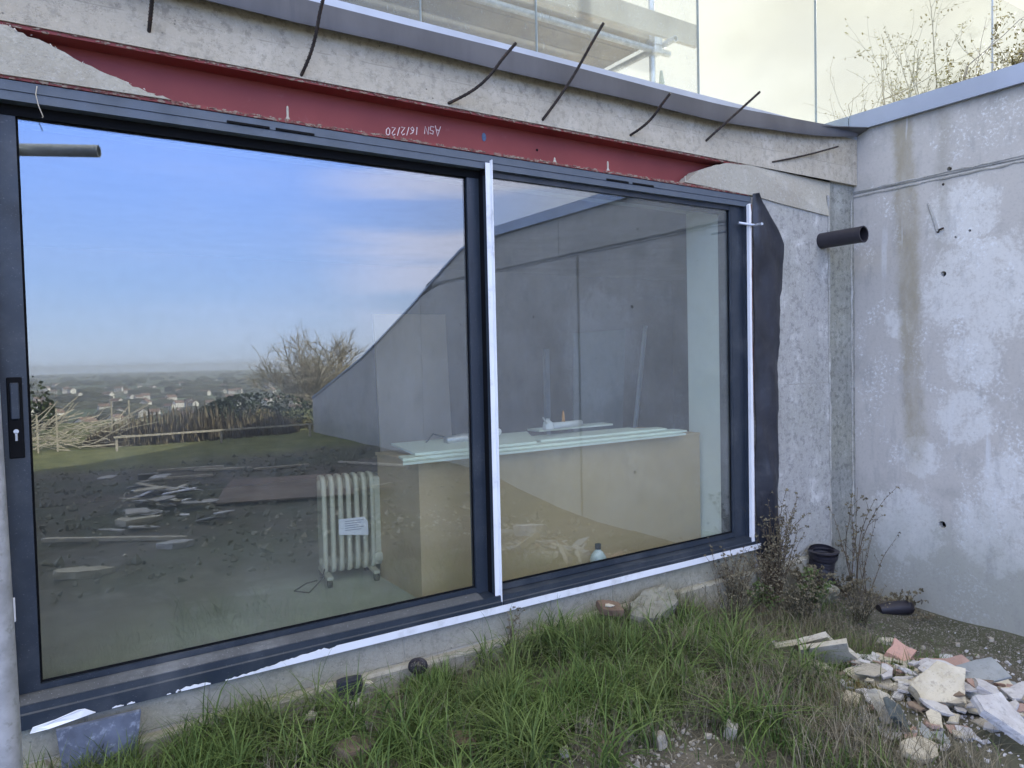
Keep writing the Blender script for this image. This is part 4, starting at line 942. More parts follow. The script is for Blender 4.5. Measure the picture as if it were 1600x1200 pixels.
# medium unnamed pieces filling the heap, alike
heap_lbl = 'small broken pale plaster or tile fragment in the lower right rubble heap'
nfr = 0; FW = {'cream': 'cream plaster', 'palec': 'pale grey plaster', 'greytile': 'dark grey tile', 'stone': 'dull stone', 'pinktile': 'brown pink tile', 'pink': 'pink brick', 'brick': 'brown brick'}
while nfr < 290:
    x = rr.gauss(3.62, .52); y = -1.47+rr.gauss(0, .31)-(x-3.6)*.05
    if x < 2.80 or x > 4.75 or y > -.92 or y < -1.93+(x-3.26)*.39-.06 or y < -1.92+(3.26-x)*.62-.05: continue
    nfr += 1; i = nfr
    s_ = rr.uniform(.06, .20)*(1 if rr.random() < .8 else 1.3); m = rr.choice(['cream', 'palec', 'palec', 'palec', 'cream', 'greytile', 'stone', 'pinktile', 'palec', 'stone'])
    if i % 9 == 0: m = 'brick'
    rs('s', s_, s_*rr.uniform(.35, .8), rr.uniform(.005, .014), 'fragment', m, x, y, rr.uniform(.005, .085)*math.exp(-((x-3.6)/.5)**2), (rr.uniform(-14, 24), rr.uniform(-16, 16), rr.uniform(0, 360)), 'small broken %s fragment in the %s of the lower right rubble heap' % (FW[m], 'far part' if y > -1.25 else ('left part' if x < 3.35 else ('right part' if x > 3.85 else 'middle'))), 'rubble', 'broken fragments in the rubble heap', n=rr.choice((6, 6, 7, 8)), jit=.35)
# gravel and crumbs
def scatter(name, mat, n, fx_, smin, smax, seed, label, cat):
    r = random.Random(seed); m = MB(); k = 0
    while k < n:
        q = fx_(r)
        if q is None: continue
        x, y = q; s_ = r.uniform(smin, smax)*(1 if r.random() < .85 else 1.8); z = gh(x, y)+s_*.2
        c = Vector((x, y, z)); d = [Vector((r.gauss(0, 1), r.gauss(0, 1), r.gauss(0, .7))).normalized()*s_*r.uniform(.6, 1) for _ in range(2)]
        ax = [Vector((s_, 0, 0)), Vector((0, s_, 0)), Vector((0, 0, s_*.7))]; Mq = Euler((r.uniform(0, 3), r.uniform(0, 3), r.uniform(0, 3))).to_matrix()
        v = [c+Mq @ (a*sg*r.uniform(.55, 1.1)) for a in ax for sg in (1, -1)]
        m.add(v, [(0, 2, 4), (2, 1, 4), (1, 3, 4), (3, 0, 4), (2, 0, 5), (1, 2, 5), (3, 1, 5), (0, 3, 5)]); k += 1
    return stuff(m.build(name, M[mat]), label, cat)
scatter('gravel', 'soilcrumb', 6500, lambda r: (r.uniform(4.0, 5.22), r.uniform(-2.2, -.15)), .0025, .008, 1, 'loose gravel and soil crumbs along the foot of the wall', 'gravel')
scatter('white_crumbs', 'palec', 2600, lambda r: (r.gauss(3.6, .5), r.gauss(-1.45, .3)), .003, .012, 2, 'pale plaster crumbs around the rubble heap', 'crumbs')
scatter('grey_gravel', 'stone', 420, lambda r: (r.gauss(1.95, .28), r.gauss(-1.08, .12)), .004, .014, 3, 'pale gravel showing through the grass at the bottom', 'gravel')
def yardpt(r):
    x, y = r.uniform(-1.5, 5.1), r.uniform(-9.5, -2.3); return (x, y)
scatter('yard_rubble', 'rubbleconc', 1800, yardpt, .010, .045, 4, 'crumbled rubble strewn across the yard', 'rubble')
scatter('yard_plaster', 'cream', 420, lambda r: r.choice([(r.gauss(1.2, .45), r.gauss(-5.4, .8)), (r.gauss(2.6, .5), r.gauss(-3.4, .45)), (r.gauss(3.9, .4), r.gauss(-2.9, .5))]), .008, .032, 6, 'pale plaster debris strewn across the yard', 'rubble')

# ribbed pipe bend and loose black pipe in the corner
rp = MB(); ctr = [(4.60, -.10, -.30), (4.615, -.10, -.22), (4.62, -.11, -.15), (4.61, -.125, -.09)]
pts, rad = [], []
for i in range(33):
    t = i/32*3; k = min(2, int(t)); u = t-k; p = Vector(ctr[k]).lerp(Vector(ctr[k+1]), u); pts.append(p); rad.append(.086+(.0025 if i % 3 == 0 else 0)+(.012 if i > 24 else 0))
rp.tube(pts, rad, 22, cap=False); rp.tube(pts[::-1], [q-.014 for q in rad[::-1]], 22, cap=False)
rp.pipe(pts[-1]-Vector((0, 0, .004)), pts[-1]+Vector((0, 0, .004)), .104, .072, 22)
o = rp.build('ribbed_pipe', M['blackpipe']); tag(auto_smooth(o, 50), 'dark ribbed drainage pipe standing open end up in the corner', 'pipe')
lp = MB(); lp.tube([(4.86, -.38, -.49), (4.94, -.42, -.485), (5.04, -.47, -.485), (5.07, -.485, -.487), (5.075, -.487, -.487)], [.035, .046, .048, .044, .03], 16)
tag(auto_smooth(lp.build('black_pipe_end', M['blackpipe']), 60), 'rounded black pipe end lying on soil at the foot of the wall', 'pipe')
# black bag and dark mesh ball by the plinth
bb = MB(); vs, fs = shard(rr, .17, .10, .06, 9, .3)
bb.add([(v[0]+1.13, v[1]-.10, v[2]-.13) for v in vs], fs); tag(bb.build('black_bag', M['black']), 'small crumpled black bag against the plinth in the grass', 'bag')
mbm = MB()
for k in range(14):
    a = k*math.pi/14; mbm.tube([(1.47+.045*math.cos(t)*math.cos(a), -.09+.045*math.cos(t)*math.sin(a), -.13+.035*math.sin(t)) for t in np.linspace(0, 2*math.pi, 17)], .0022, 4)
tag(mbm.build('mesh_ball', M['blackpipe']), 'crushed black plastic mesh half buried in grass against the plinth', 'mesh')

# ------------------------------------------------------------------ grass blades and dry stalks
def blades(name, mat, P, H, W_, lean, seed, label, cat, seg=4, curl=1.0):
    rg_ = np.random.default_rng(seed); n = len(P); th = rg_.uniform(0, 2*np.pi, n); s_ = rg_.uniform(.2, 1, n)*lean
    zz = terrain(P[:, 0], P[:, 1]); up_ = np.linspace(0, 1, seg+1); V_ = np.zeros((n, (seg+1)*2, 3)); side = th+np.pi/2+rg_.uniform(-.5, .5, n)
    for k, t in enumerate(up_):
        out = H*s_*(t**(1.6+curl*.4))*1.0; z_ = H*(t-(s_*.55)*t**2.2)
        cx = P[:, 0]+np.cos(th)*out; cy = P[:, 1]+np.sin(th)*out; w_ = W_*(1-t**2)*.5+.0002
        for j, sg in enumerate((-1, 1)):
            V_[:, k*2+j, 0] = cx+np.cos(side)*w_*sg; V_[:, k*2+j, 1] = cy+np.sin(side)*w_*sg; V_[:, k*2+j, 2] = zz-.005+z_
    ok = V_[:, :, 1].max(1) < -.046-.0*P[:, 0]; V_[~ok, :, 1] = np.minimum(V_[~ok, :, 1], -.047)
    base = np.arange(n)[:, None]*(seg+1)*2
    F_ = np.concatenate([base+np.array([[k*2, k*2+1, k*2+3, k*2+2]]) for k in range(seg)], 0)
    me = bpy.data.meshes.new(name); me.from_pydata(V_.reshape(-1, 3).tolist(), [], F_.tolist()); me.materials.append(M[mat])
    at_ = me.attributes.new('tone', 'FLOAT', 'POINT'); at_.data.foreach_set('value', np.repeat(rg_.uniform(0, 1, n), (seg+1)*2).astype(np.float32))
    me.update(); o = bpy.data.objects.new(name, me); COL.objects.link(o); return stuff(o, label, cat)
rg0 = np.random.default_rng(3)
def clumps(n, x0, x1, y0, y1, k, sp, dens=None):
    c = np.stack([rg0.uniform(x0, x1, k), rg0.uniform(y0, y1, k)], 1); i = rg0.integers(0, k, n)
    P = c[i]+rg0.normal(0, sp, (n, 2)); return P
P = np.concatenate([clumps(33000, -.25, 3.25, -1.0, -.06, 380, .032), clumps(5500, 2.2, 2.95, -2.1, -1.0, 100, .045)])
pn = np.array([mnoise.noise(Vector((float(a)*2.6, float(b)*2.6, 3.3))) for a, b in P])
keep = (P[:, 1] < -.05) & (pn > -.16-.25*rg0.random(len(P))) & ~((P[:, 0] > 2.55) & (rg0.random(len(P)) < .75)) & (P[:, 0]+.5*P[:, 1] > -.6) & ~((P[:, 1] < -.78-.15*(P[:, 0]-1)) & (P[:, 0] < 2.4) & (rg0.random(len(P)) < .8))
P = P[keep]; tall = ss(.7, 1.9, P[:, 0])*(1-.5*ss(2.7, 3.2, P[:, 0]))
H = rg0.uniform(.07, .23, len(P))*(.55+.62*tall)*(1-.45*ss(-.6, -1.0, P[:, 1]))*(rg0.random(len(P))*.35+.8)*(1-.3*ss(-.25, -.05, P[:, 1]))
blades('grass', 'grass', P, H, rg0.uniform(.0032, .0075, len(P)), .85, 1, 'green uncut grass growing along the foot of the house', 'grass')
P = clumps(2600, .5, 3.2, -1.3, -.07, 70, .03); blades('long_grass', 'grass', P, rg0.uniform(.20, .38, len(P)), rg0.uniform(.004, .009, len(P)), 1.5, 9, 'long arching grass blades in clumps below the door', 'grass', 6, 1.6)
P = clumps(2600, -.2, .7, -.5, -.07, 60, .03); blades('grass_tuft', 'grass', P, rg0.uniform(.08, .26, len(P)), rg0.uniform(.003, .006, len(P)), .9, 10, 'grass growing over the slate slab at bottom left', 'grass', 5, 1.2)
P = clumps(2600, 1.9, 4.5, -1.3, -.1, 90, .05); blades('grass_patch', 'grass', P, rg0.uniform(.06, .2, len(P)), rg0.uniform(.002, .005, len(P)), .8, 2, 'sparse grass among the weeds near the corner', 'grass')
P = clumps(7800, 2.3, 4.9, -1.25, -.06, 190, .06); P = P[(P[:, 0] < 4.1+.5*(P[:, 1]+.7)) & ~((P[:, 0] > 3.05) & (P[:, 1] < -.9))]; P = np.concatenate([P, clumps(2600, 2.3, 2.95, -2.0, -1.0, 60, .05)]); blades('dry_grass', 'straw', P, rg0.uniform(.05, .26, len(P)), rg0.uniform(.0012, .003, len(P)), .9, 3, 'dry straw coloured grass between rubble and door', 'dry grass')
P = clumps(3800, -.1, 3.0, -1.2, -.06, 120, .05); blades('dead_blades', 'straw', P, rg0.uniform(.08, .24, len(P)), rg0.uniform(.001, .0022, len(P)), .9, 4, 'dead pale blades mixed through the green grass', 'dry grass')
P = np.stack([rg0.uniform(-.2, 4.9, 14000), rg0.uniform(-1.5, -.05, 14000)], 1); P = P[(P[:, 0] < 4.3+.5*(P[:, 1]+.7)) & ~((P[:, 0] > 3.15) & (P[:, 1] < -.9))]; blades('thatch', 'straw', P, rg0.uniform(.02, .10, len(P)), rg0.uniform(.001, .003, len(P)), 2.4, 6, 'matted dead thatch and litter lying between the grass and rubble', 'thatch', 3, .5)
lw = MB(); rq = random.Random(61)
for k in range(900):
    x, y = rq.uniform(-.1, 4.6), rq.uniform(-1.2, -.08); z = gh(x, y)+rq.uniform(.005, .07)
    for q in range(rq.randint(2, 5)):
        a = rq.uniform(0, 6.28); s_ = rq.uniform(.008, .022); e = rq.uniform(-.1, .6); c = Vector((x, y, z)); u = Vector((math.cos(a), math.sin(a), e))*s_; v = Vector((-math.sin(a), math.cos(a), 0))*s_*.4
        lw.add([c, c+u*.5+v, c+u, c+u*.5-v], [(0, 1, 2, 3)])
stuff(lw.build('ground_leaves', simple('low weed leaves', (.07, .095, .035), .7, .5, 15, 0)), 'small broad weed leaves scattered among the grass', 'weeds')
# moss cushion beside the dark slab
P = np.stack([rg0.normal(3.02, .14, 5200), rg0.normal(-1.22, .085, 5200)], 1); blades('moss', 'moss' if 'moss' in M else 'straw', P, rg0.uniform(.01, .055, len(P)), rg0.uniform(.002, .004, len(P)), .6, 5, 'low brown green moss cushion left of the slabs', 'moss', 2)

# ------------------------------------------------------------------ dead weeds
def stem_plant(mb, lf_, base, hgt, nst, r, spread, rad=.003, leaf_s=.01, nleaf=14, sub=True, droop=.3):
    for k in range(nst):
        a = r.uniform(0, 2*math.pi); d = Vector((math.cos(a)*spread*r.random(), math.sin(a)*spread*r.random(), 1)).normalized(); p = Vector(base)+Vector((r.uniform(-.03, .03), r.uniform(-.03, .03), 0)); pts = [p.copy()]
        L = hgt*r.uniform(.55, 1); n = 7
        for i in range(n):
            d = (d+Vector((r.uniform(-.14, .14), r.uniform(-.14, .14), -droop*.12*i*r.random()))).normalized(); p = p+d*L/n
            p.y = min(p.y, base[1]+.35) ; pts.append(p.copy())
        mb.tube(pts, [rad*(1-.75*i/n) for i in range(n+1)], 4, cap=False)
        if sub:
            for _ in range(int(nst and 4)):
                i = r.randrange(2, n); q = pts[i]; dd = (d+Vector((r.uniform(-1, 1), r.uniform(-1, 1), r.uniform(-.2, .6)))).normalized(); e = q+dd*L*.22*r.random(); mb.tube([q, (q+e)/2+Vector((0, 0, .008)), e], [rad*.4, rad*.3, rad*.2], 3, cap=False); pts.append(e)
        for _ in range(nleaf):
            i = r.randrange(2, len(pts)-1); q = pts[i].lerp(pts[i+1], r.random()) if i+1 < n+1 else pts[i]; s_ = leaf_s*r.uniform(.5, 1.2)
            u = Vector((r.gauss(0, 1), r.gauss(0, 1), r.gauss(0, 1))).normalized(); v = u.orthogonal().normalized()*s_*.45; u = u*s_
            lf_.add([q, q+u*.5+v, q+u, q+u*.5-v], [(0, 1, 2, 3)])
def weed(base, hgt, nst, seed, label, mat='weed', lmat='brownleaf', **k):
    r = random.Random(seed); t = thing('dead_weed', base, label, 'weed'); k['rad'] = k.get('rad', .003)*1.25; k['leaf_s'] = k.get('leaf_s', .01)*1.3; a, b = MB(), MB(); stem_plant(a, b, base, hgt, nst, r, **k)
    a.build('stem', M[mat], t); stuff(b.build('leaf_cluster', M[lmat], t))
M['deadleaf'] = simple('dead brown leaves', (.125, .11, .07), .85, .5, 12, 0)
weed((4.93, -.14, -.42), .92, 7, 1, 'tall dead dock weed in the corner in front of the strip', spread=.12, rad=.0035, leaf_s=.018, nleaf=34, lmat='deadleaf', droop=.1)
weed((4.98, -.20, -.44), .7, 5, 2, 'slender dead weed arching in front of the right wall', spread=.25, rad=.0025, leaf_s=.012, nleaf=26, lmat='deadleaf', droop=.5)
weed((4.13, -.10, -.30), 0.71, 32, 3, 'bushy dead weed at the foot of the black membrane', spread=.28, leaf_s=.014, nleaf=46, lmat='deadleaf')
weed((4.02, -.14, -.32), 0.53, 37, 4, 'dead seedy weed in front of the right end of the sill', spread=.5, rad=.002, leaf_s=.010, nleaf=40, lmat='deadleaf')
weed((3.72, -.10, -.30), 0.41, 37, 5, 'low dead weed against the plinth right of the concrete lump', spread=.6, rad=.002, leaf_s=.010, nleaf=40, lmat='deadleaf')
weed((4.33, -.22, -.34), 0.28, 30, 6, 'dense dead weed tangle between the boulder and door', spread=.8, rad=.002, leaf_s=.014, nleaf=46, lmat='deadleaf')
weed((4.75, -.22, -.42), 0.2, 16, 7, 'low russet weed tangle around the ribbed pipe', spread=.8, rad=.002, leaf_s=.014, nleaf=46, lmat='deadleaf')
weed((4.0, -.38, -.42), 0.39, 44, 8, 'dry straw coloured weed standing in front of the tangle', spread=.6, rad=.0018, leaf_s=.012, nleaf=30, mat='straw', lmat='deadleaf')
weed((3.45, -.30, -.32), 0.37, 37, 9, 'wispy dry weed beside the concrete lump', spread=.7, rad=.0015, leaf_s=.008, nleaf=20, mat='straw', lmat='deadleaf')
weed((2.02, -.055, -.24), .34, 5, 10, 'small seedy dead weed under the foot of the white mullion', spread=.25, rad=.0016, leaf_s=.010, nleaf=26, lmat='deadleaf')
weed((3.62, -.062, -.28), .50, 5, 12, 'thin dead weed leaning over the white sill strip', spread=.3, rad=.0016, leaf_s=.008, nleaf=26, lmat='deadleaf')
weed((5.08, -.42, -.50), .18, 8, 11, 'low leafy bramble trailing at the foot of the right wall', spread=2.2, rad=.002, leaf_s=.022, nleaf=18, lmat='deadleaf')
weed((5.02, -.62, -.53), .12, 6, 13, 'short brown creeper on the soil beside the wall base', spread=2.5, rad=.0016, leaf_s=.016, nleaf=16, lmat='deadleaf')
weed((4.20, -.30, -.38), .30, 16, 17, 'green leaved weed growing among the dead stems in front of the membrane', spread=.7, rad=.002, leaf_s=.016, nleaf=40, mat='weed', lmat='greenleaf')
weed((3.80, -.22, -.33), .24, 14, 18, 'green leaved weed growing against the plinth under the right end of the sill', spread=.8, rad=.002, leaf_s=.014, nleaf=34, mat='weed', lmat='greenleaf')
weed((4.45, -.50, -.45), 0.30, 44, 14, 'thin straw weed nearest the loose black pipe', spread=.9, rad=.0016, leaf_s=.009, nleaf=22, mat='straw', lmat='deadleaf')
weed((3.10, -.75, -.33), .30, 9, 15, 'sparse straw weed left of the board scraps', spread=.5, rad=.0014, leaf_s=.007, nleaf=18, mat='straw', lmat='deadleaf')
weed((2.75, -1.15, -.30), .30, 9, 16, 'straw weed standing over the moss cushion', spread=.5, rad=.0013, leaf_s=.006, nleaf=14, mat='straw', lmat='deadleaf')

# ------------------------------------------------------------------ shrubs above the wall and behind
def branchy(mb, lf_, p, d, L, rad, depth, r, leaf_s, nleaf, bend=.25, nb=(2, 4), upw=.12, sides=4, dec=.55):
    n = 4; pts = [p.copy()]
    for i in range(n):
        d = (d+Vector((r.gauss(0, bend), r.gauss(0, bend), r.gauss(0, bend)+upw))*.5).normalized(); p = p+d*L/n; pts.append(p.copy())
    mb.tube(pts, [rad*(1-.45*i/n) for i in range(n+1)], sides if depth > 1 else 3, cap=False)
    if lf_ is not None and depth <= 1:
        for _ in range(nleaf):
            q = pts[r.randrange(1, n+1)]+Vector((r.gauss(0, .3), r.gauss(0, .3), r.gauss(0, .3)))*leaf_s; s_ = leaf_s*r.uniform(.5, 1.1)
            u = Vector((r.gauss(0, 1), r.gauss(0, 1), r.gauss(0, 1))).normalized(); v = u.orthogonal().normalized()*s_*.4; u = u*s_
            lf_.add([q, q+u*.5+v, q+u, q+u*.5-v], [(0, 1, 2, 3)])
    if depth > 0:
        for _ in range(r.randint(*nb)):
            i = r.randrange(1, n+1); dd = (d+Vector((r.gauss(0, 1), r.gauss(0, 1), r.gauss(0, 1)))*.55).normalized(); branchy(mb, lf_, pts[i], dd, L*r.uniform(.5, .8), rad*dec, depth-1, r, leaf_s, nleaf, bend, nb, upw, sides, dec)
def shrub(base, n, L, rad, depth, seed, label, cat, lmat, leaf_s, nleaf, spread=.5, wmat='twig', upw=.12, name='bare_shrub', nb=(2, 4), lean=(0, 0), group=None):
    r = random.Random(seed); t = thing(name, base, label, cat, group); a, b = MB(), MB()
    for k in range(n):
        an = r.uniform(0, 2*math.pi); d = Vector((math.cos(an)*spread+lean[0], math.sin(an)*spread+lean[1], 1)).normalized()
        branchy(a, b, Vector(base)+Vector((r.uniform(-.1, .1), r.uniform(-.1, .1), 0))*L, d, L*r.uniform(.6, 1), rad, depth, r, leaf_s, nleaf, upw=upw, nb=nb)
    a.build('branch', M[wmat], t)
    if b.v: stuff(b.build('leaf_cluster', M[lmat], t))
    return t
shrub((7.0, .30, 2.9), 12, .95, .010, 3, 21, 'tall bare willowy shrub behind the wall coping at upper right', 'shrub', 'yellowleaf', .035, 5, .45, upw=.2)
shrub((7.2, -.05, 2.72), 14, .70, .008, 3, 22, 'dense ochre leaved shrub in the middle above the wall coping', 'shrub', 'yellowleaf', .035, 22, .30, upw=.25)
shrub((7.0, -.52, 2.72), 8, .62, .006, 3, 23, 'small twiggy shrub above the wall coping nearest the right edge', 'shrub', 'brownleaf', .04, 6, .4, upw=.2)
shrub((6.9, .95, 2.9), 8, .85, .006, 2, 24, 'spiky leaning shrub with arching stems right of the corner', 'shrub', 'yellowleaf', .02, 6, .5, upw=.0, lean=(-.5, .4))
shrub((5.85, .75, 2.9), 26, .14, .004, 2, 25, 'low round green bush above the corner of the roof', 'bush', 'greenleaf', .03, 6, 1.0, name='green_bush')
shrub((5.6, -3.9, 2.74), 3, .16, .003, 2, 26, 'little leafy seedling on the wall coping over the yard', 'plant', 'greenleaf', .04, 4, .5, name='wall_plant')
shrub((5.62, -3.35, 2.80), 2, .2, .003, 2, 27, 'twiggy dark weed on the wall coping seen in the glass', 'plant', 'greenleaf', .03, 4, .5, name='wall_plant')
shrub((5.65, -5.35, 2.72), 14, .16, .004, 2, 28, 'bright green bush at the top of the sloping wall', 'bush', 'greenleaf', .05, 6, .5, name='green_bush')
shrub((5.65, -9.4, 1.25), 16, .3, .004, 2, 29, 'pale flowering weed halfway down the sloping coping', 'plant', 'yellowleaf', .03, 4, .5, name='wall_plant')
shrub((5.8, -2.55, 2.74), 8, .2, .004, 2, 30, 'leafy bush on the bank above the wall close to the house', 'bush', 'greenleaf', .04, 6, .5, name='green_bush')

# ------------------------------------------------------------------ the yard and the view behind the camera (seen in the glass)
M['yardboard'] = simple('weathered hardboard', (.20, .155, .125), .9, .25, 2, .2, dirt=(.12, .11, .10))
rs('r', 1.5, 1.7, .02, 'hardboard_sheet', 'yardboard', 2.6, -5.7, .02, (0, 0, 18), 'large brown board lying flat on the yard rubble', 'board')
rs('r', .24, .30, .02, 'white_tray', 'palec', 1.20, -7.2, .10, (20, 0, 5), 'white panel propped on the debris heap in the yard', 'panel')
rs('s', .5, .45, .06, 'rubble_sack', 'cream', .80, -4.75, .0, (5, 0, 10), 'torn tan rubble sack in the yard heap', 'sack', n=9, jit=.3)
rs('s', .34, .26, .05, 'paper_sack', 'palec', .98, -3.45, .0, (5, 0, 20), 'crumpled white sack lying in the grass opposite the left pane', 'sack', n=10, jit=.3)
rs('s', .5, .18, .06, 'rubble_sack', 'cream', .25, -2.95, .0, (0, 5, 0), 'long pinkish sack close to the left edge of the door', 'sack', n=9, jit=.25)
rs('s', .4, .3, .10, 'rubble_sack', 'palec', 4.0, -2.55, .04, (8, 5, 0), 'pale sack opposite the right pane', 'sack', n=9, jit=.35)
for i in range(46):
    rs(rr.choice('rs'), rr.uniform(.10, .34), rr.uniform(.06, .2), .012, 'debris_sheet', rr.choice(['palec', 'paper', 'palec', 'cream', 'paper', 'stone']), 1.15+rr.gauss(0, .24), -5.6+rr.gauss(0, .85), .004*i, (rr.uniform(-10, 15), rr.uniform(-12, 12), rr.uniform(-50, 50)), 'pale sheet or lath scrap in the yard debris heap', 'scrap', 'scrap sheets in the yard heap')
for i, (x, y, L, a) in enumerate(((1.9, -8.3, .9, 12), (2.3, -8.0, .8, 25), (3.0, -7.6, .9, 5), (.55, -4.0, 1.3, 35), (3.2, -5.0, 1.1, -15), (1.6, -7.5, .9, 15), (4.2, -7.0, 1.2, 60))):
    rs('r', L, .05, .03, 'timber_lath', 'paletimber', x, y, .03, (0, 0, a), ['short lath lying far left in the yard', 'pale lath behind the debris heap', 'pale lath beyond the brown board', 'long lath nearest the door on the yard ground', 'lath lying right of the brown board', 'lath lying across the debris heap', 'lath lying by the foot of the right wall'][i], 'lath')
# timber rail on posts
rl = thing('yard_rail', (3, -12, -.3), 'low pale timber rail on posts across the far side of the yard', 'rail')
MB().box(1.2, 4.95, -12.03, -12.0, .0, .035).build('rail', M['paletimber'], rl)
for x in (1.25, 3.1, 4.9): MB().box(x-.02, x+.02, -12.07, -12.035, -.34, .03).build('post', M['paletimber'], rl)
# brushwood / hurdle pile with posts
hp_ = thing('hurdle_pile', (.7, -13.2, -.35), 'pile of pale lattice hurdles and brushwood at the edge of the yard', 'brushwood'); b = MB(); r = random.Random(12)
for k in range(330):
    x, y, z = r.uniform(-2.4, 1.5), r.uniform(-14.2, -12.7), r.uniform(-.38, .30); z = min(z, .35-.25*max(0, x-.6)); L = r.uniform(.3, .9); a = r.uniform(-.9, .9); e = r.choice((r.gauss(.5, .2), r.gauss(-.45, .2), r.gauss(.05, .1)))
    b.tube([(x, y, z), (x+L*math.cos(a)*math.cos(e), y+L*math.sin(a)*.3, max(-.35, z+L*math.sin(e)))], r.uniform(.006, .014), 4)
stuff(b.build('poles', M['paletimber'], hp_))
fp = None
for x, y, h in ((.02, -12.8, .85), (.33, -12.8, .95), (1.43, -15.2, .95), (1.78, -15.2, .95), (-.8, -12.8, .9)):
    tag(MB().box(x-.015, x+.015, y-.015, y+.015, -.5, h-.38).build('fence_post', M['paletimber']), 'thin weathered fence post beside the hurdle pile', 'fence post', 'fence posts by the hurdle pile')
# hedges, reeds, gorse as leafy masses
def leafmass(name, mat, cx, cy, rx, ry, rz, z0, n, s, seed, label, cat, reed=False, as_stuff=False):
    rg_ = np.random.default_rng(seed); k = max(4, int(n/700)); cen = rg_.normal(0, .45, (k, 3)); i = rg_.integers(0, k, n)
    q = cen[i]+rg_.normal(0, .26, (n, 3)); q = q/np.maximum(1, np.linalg.norm(q, axis=1))[:, None]
    P_ = np.stack([cx+q[:, 0]*rx, cy+q[:, 1]*ry, z0+np.abs(q[:, 2])*rz], 1)
    u = rg_.normal(0, 1, (n, 3)); 
    if reed: u = u*np.array([.15, .15, 0])+np.array([0, 0, 1])
    u /= np.linalg.norm(u, axis=1)[:, None]; v = np.cross(u, rg_.normal(0, 1, (n, 3))); v /= np.linalg.norm(v, axis=1)[:, None]
    L = s*rg_.uniform(.5, 1.3, n)[:, None]; w_ = L*(.06 if reed else .45)
    V_ = np.stack([P_-u*L*.5, P_+v*w_, P_+u*L*.5, P_-v*w_], 1).reshape(-1, 3)
    c = P_.mean(0); c[2] = z0
    me = bpy.data.meshes.new(name); me.from_pydata((V_-c).tolist(), [], (np.arange(n*4).reshape(-1, 4)).tolist()); me.materials.append(M[mat])
    o = bpy.data.objects.new(name, me); o.location = c; COL.objects.link(o); return stuff(o, label, cat) if as_stuff else tag(o, label, cat)
leafmass('reed_bed', 'reed', 2.9, -13.4, 2.2, .8, .95, -.5, 9000, .30, 1, 'tall brown reeds behind the rail', 'reeds', True, True)
leafmass('dark_hedge', 'hedge', 4.4, -14.3, 1.9, .8, 1.15, -.5, 9000, .07, 2, 'dark evergreen hedge at the foot of the sloping wall', 'hedge')
leafmass('gorse_bush', 'yellowleaf', 4.6, -13.3, .75, .4, .6, -.2, 2600, .05, 3, 'yellow green gorse bush lit by sun beyond the rail', 'bush')
leafmass('russet_bush', 'brownleaf', 6.2, -32, 2.6, 1.2, 1.6, -3.3, 5000, .16, 4, 'orange brown bush on the slope below the yard', 'bush')
leafmass('scrub', 'reed', 12, -38, 7, 3, 2.6, -4.5, 9000, .28, 5, 'scrubby winter bushes down the slope', 'scrub', False, True)
leafmass('scrub_band', 'hedge', 2, -46, 10, 3, 2.2, -6.0, 8000, .30, 6, 'low dark scrub across the slope', 'scrub', False, True)
leafmass('hedge_mass', 'hedge', 11, -27, 3.2, 1.6, 2.4, -3.0, 8000, .16, 7, 'rounded dark green thicket under the bare tree', 'thicket')
leafmass('left_tree_crown', 'hedge', -.45, -17.5, .9, .8, 1.5, -.1, 3000, .10, 8, 'small dark bush at the left edge of the view', 'bush')
# the big bare tree
bt_ = thing('bare_tree', (11.2, -30, -3.0), 'large round headed bare tree on the slope beyond the yard', 'tree'); r = random.Random(44); a, b = MB(), MB()
a.tube([(11.2, -30, -3.2), (11.2, -30, -1.8), (11.25, -30, -.9)], [.22, .17, .14], 8)
for k in range(13):
    an = k*2*math.pi/13+r.uniform(-.2, .2); sp_ = r.uniform(.1, 1.5); d = Vector((math.cos(an)*sp_, math.sin(an)*sp_, 1)).normalized()
    branchy(b, None, Vector((11.22, -30, -1.2+r.uniform(0, .5))), d, r.uniform(1.55, 2.0), .07, 4, r, .1, 0, bend=.16, nb=(4, 5), upw=.05, sides=3, dec=.60)
a.build('trunk', M['bark'], bt_, True); b.build('crown', M['twig'], bt_)
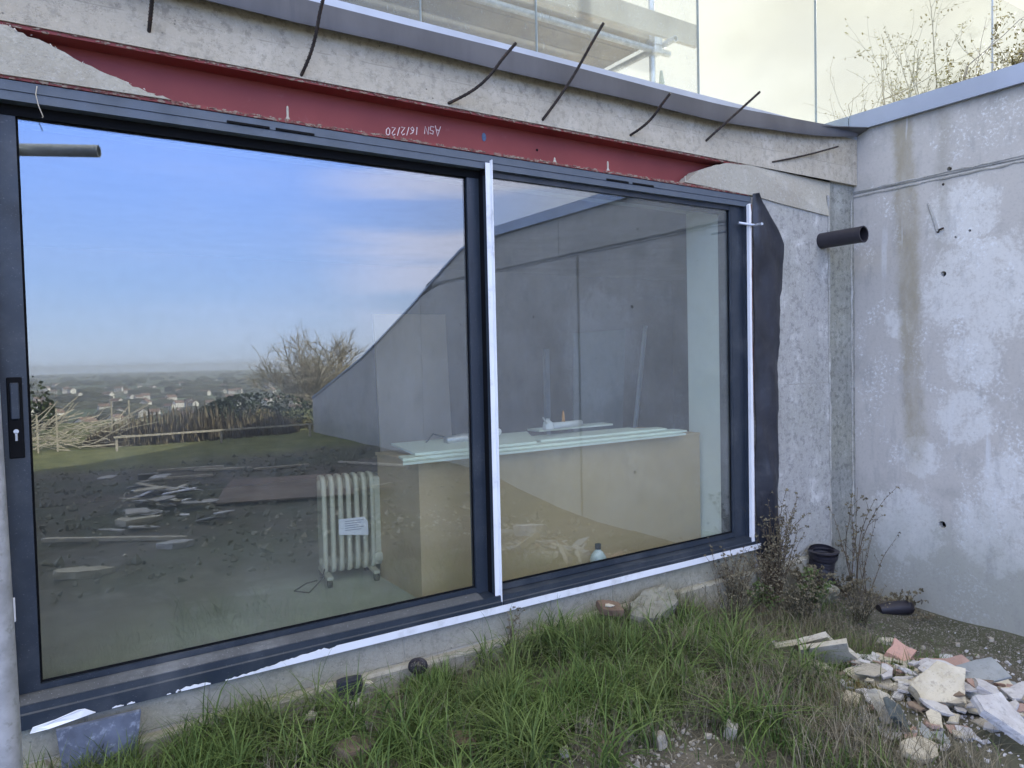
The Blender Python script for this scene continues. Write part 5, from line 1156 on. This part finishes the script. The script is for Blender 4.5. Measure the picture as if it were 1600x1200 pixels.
# distant houses, woods and towers on the plain
def house_mesh():
    m = MB(); m.box(-5, 5, -3.5, 3.5, 0, 5); m.prism([(-5.3, -4, 5), (5.3, -4, 5), (5.3, 0, 7.6), (-5.3, 0, 7.6)], (0, 0, .15), 1); m.prism([(5.3, 4, 5), (-5.3, 4, 5), (-5.3, 0, 7.6), (5.3, 0, 7.6)], (0, 0, .15), 1)
    m.prism([(-5, -3.5, 5), (-5, 3.5, 5), (-5, 0, 7.3)], (10, 0, 0)); m.box(3, 3.8, -.4, .4, 7, 8.4, 1)
    for x in (-3.2, 0, 3.2):
        for z in (1.1, 3.3): m.box(x-.6, x+.6, 3.5, 3.56, z, z+1.1, 2)
    return m.build('distant_house', [M['housewall'], M['roof'], M['gasket']], loc=(0, 0, 0))
hm = house_mesh(); r = random.Random(8); first = True
for k in range(170):
    D_ = r.choice([r.uniform(700, 1300), r.uniform(900, 3000), r.uniform(1200, 2600)]); an = R_(r.uniform(-1, 27)); x, y = D_*math.tan(an), -D_
    o = hm if first else hm.copy()
    if not first: COL.objects.link(o)
    first = False; o.location = (x, y, gh(x, y)-.1); o.rotation_euler[2] = r.uniform(0, 3.1); s_ = r.uniform(1.2, 1.9); o.scale = (s_, s_, s_)
    tag(o, 'tiny pale house in the town on the plain', 'house', 'houses of the distant town')
for k, (an, D_, h, w_) in enumerate(((15.8, 5200, 75, 14), (16.2, 5200, 50, 24), (17.4, 5300, 60, 13))):
    x, y = D_*math.tan(R_(an)), -D_; z = gh(x, y)
    tag(MB().box(x-w_, x+w_, y-w_, y+w_, z, z+h).build('tower_block', M['housewall']), ['tallest white tower block on the horizon', 'broad lower white block between the two towers on the horizon', 'right hand thin white tower block on the horizon'][k], 'tower block')
wd = MB(); r = random.Random(19)
for k in range(900):
    D_ = 150*(40**r.random()); an = R_(r.uniform(-6, 34)); x, y = D_*math.tan(an), -D_
    s_ = min(9, 2+D_*.0035)*r.uniform(.7, 1.6); z = gh(x, y); el = r.uniform(1, 4 if D_ > 900 else 1.6)
    n_ = 7; top_ = [(x+s_*el*math.cos(t*2*math.pi/n_)*r.uniform(.7, 1.1), y+s_*math.sin(t*2*math.pi/n_)*r.uniform(.7, 1.1), z+s_*r.uniform(.6, 1.0)) for t in range(n_)]
    bot = [(p_[0]*1, p_[1], z-1) for p_ in top_]; wd.add(bot+top_+[(x, y, z+s_*r.uniform(1.2, 1.6))], [(i, (i+1) % n_, n_+(i+1) % n_, n_+i) for i in range(n_)]+[(n_+i, n_+(i+1) % n_, 2*n_) for i in range(n_)])
stuff(wd.build('far_woodland', simple('far woods', (.06, .062, .038), .95, .4, .01, 0)), 'hedgerows and woods spread over the distant plain', 'woodland')

# ------------------------------------------------------------------ haze
hz_m = bpy.data.materials.new('haze'); hz_m.use_nodes = True; n = hz_m.node_tree.nodes; n.clear()
ho = n.new('ShaderNodeOutputMaterial'); pv = n.new('ShaderNodeVolumePrincipled'); pv.inputs['Color'].default_value = (.90, .95, 1, 1); pv.inputs['Density'].default_value = .00016; pv.inputs['Anisotropy'].default_value = .2
hz_m.node_tree.links.new(pv.outputs[0], ho.inputs['Volume'])
hz = MB().box(-9600, 9600, -10200, 3400, -70, 24).build('haze', hz_m, loc=(0, 0, 0)); stuff(hz, 'thin pale haze over the plain', 'haze')
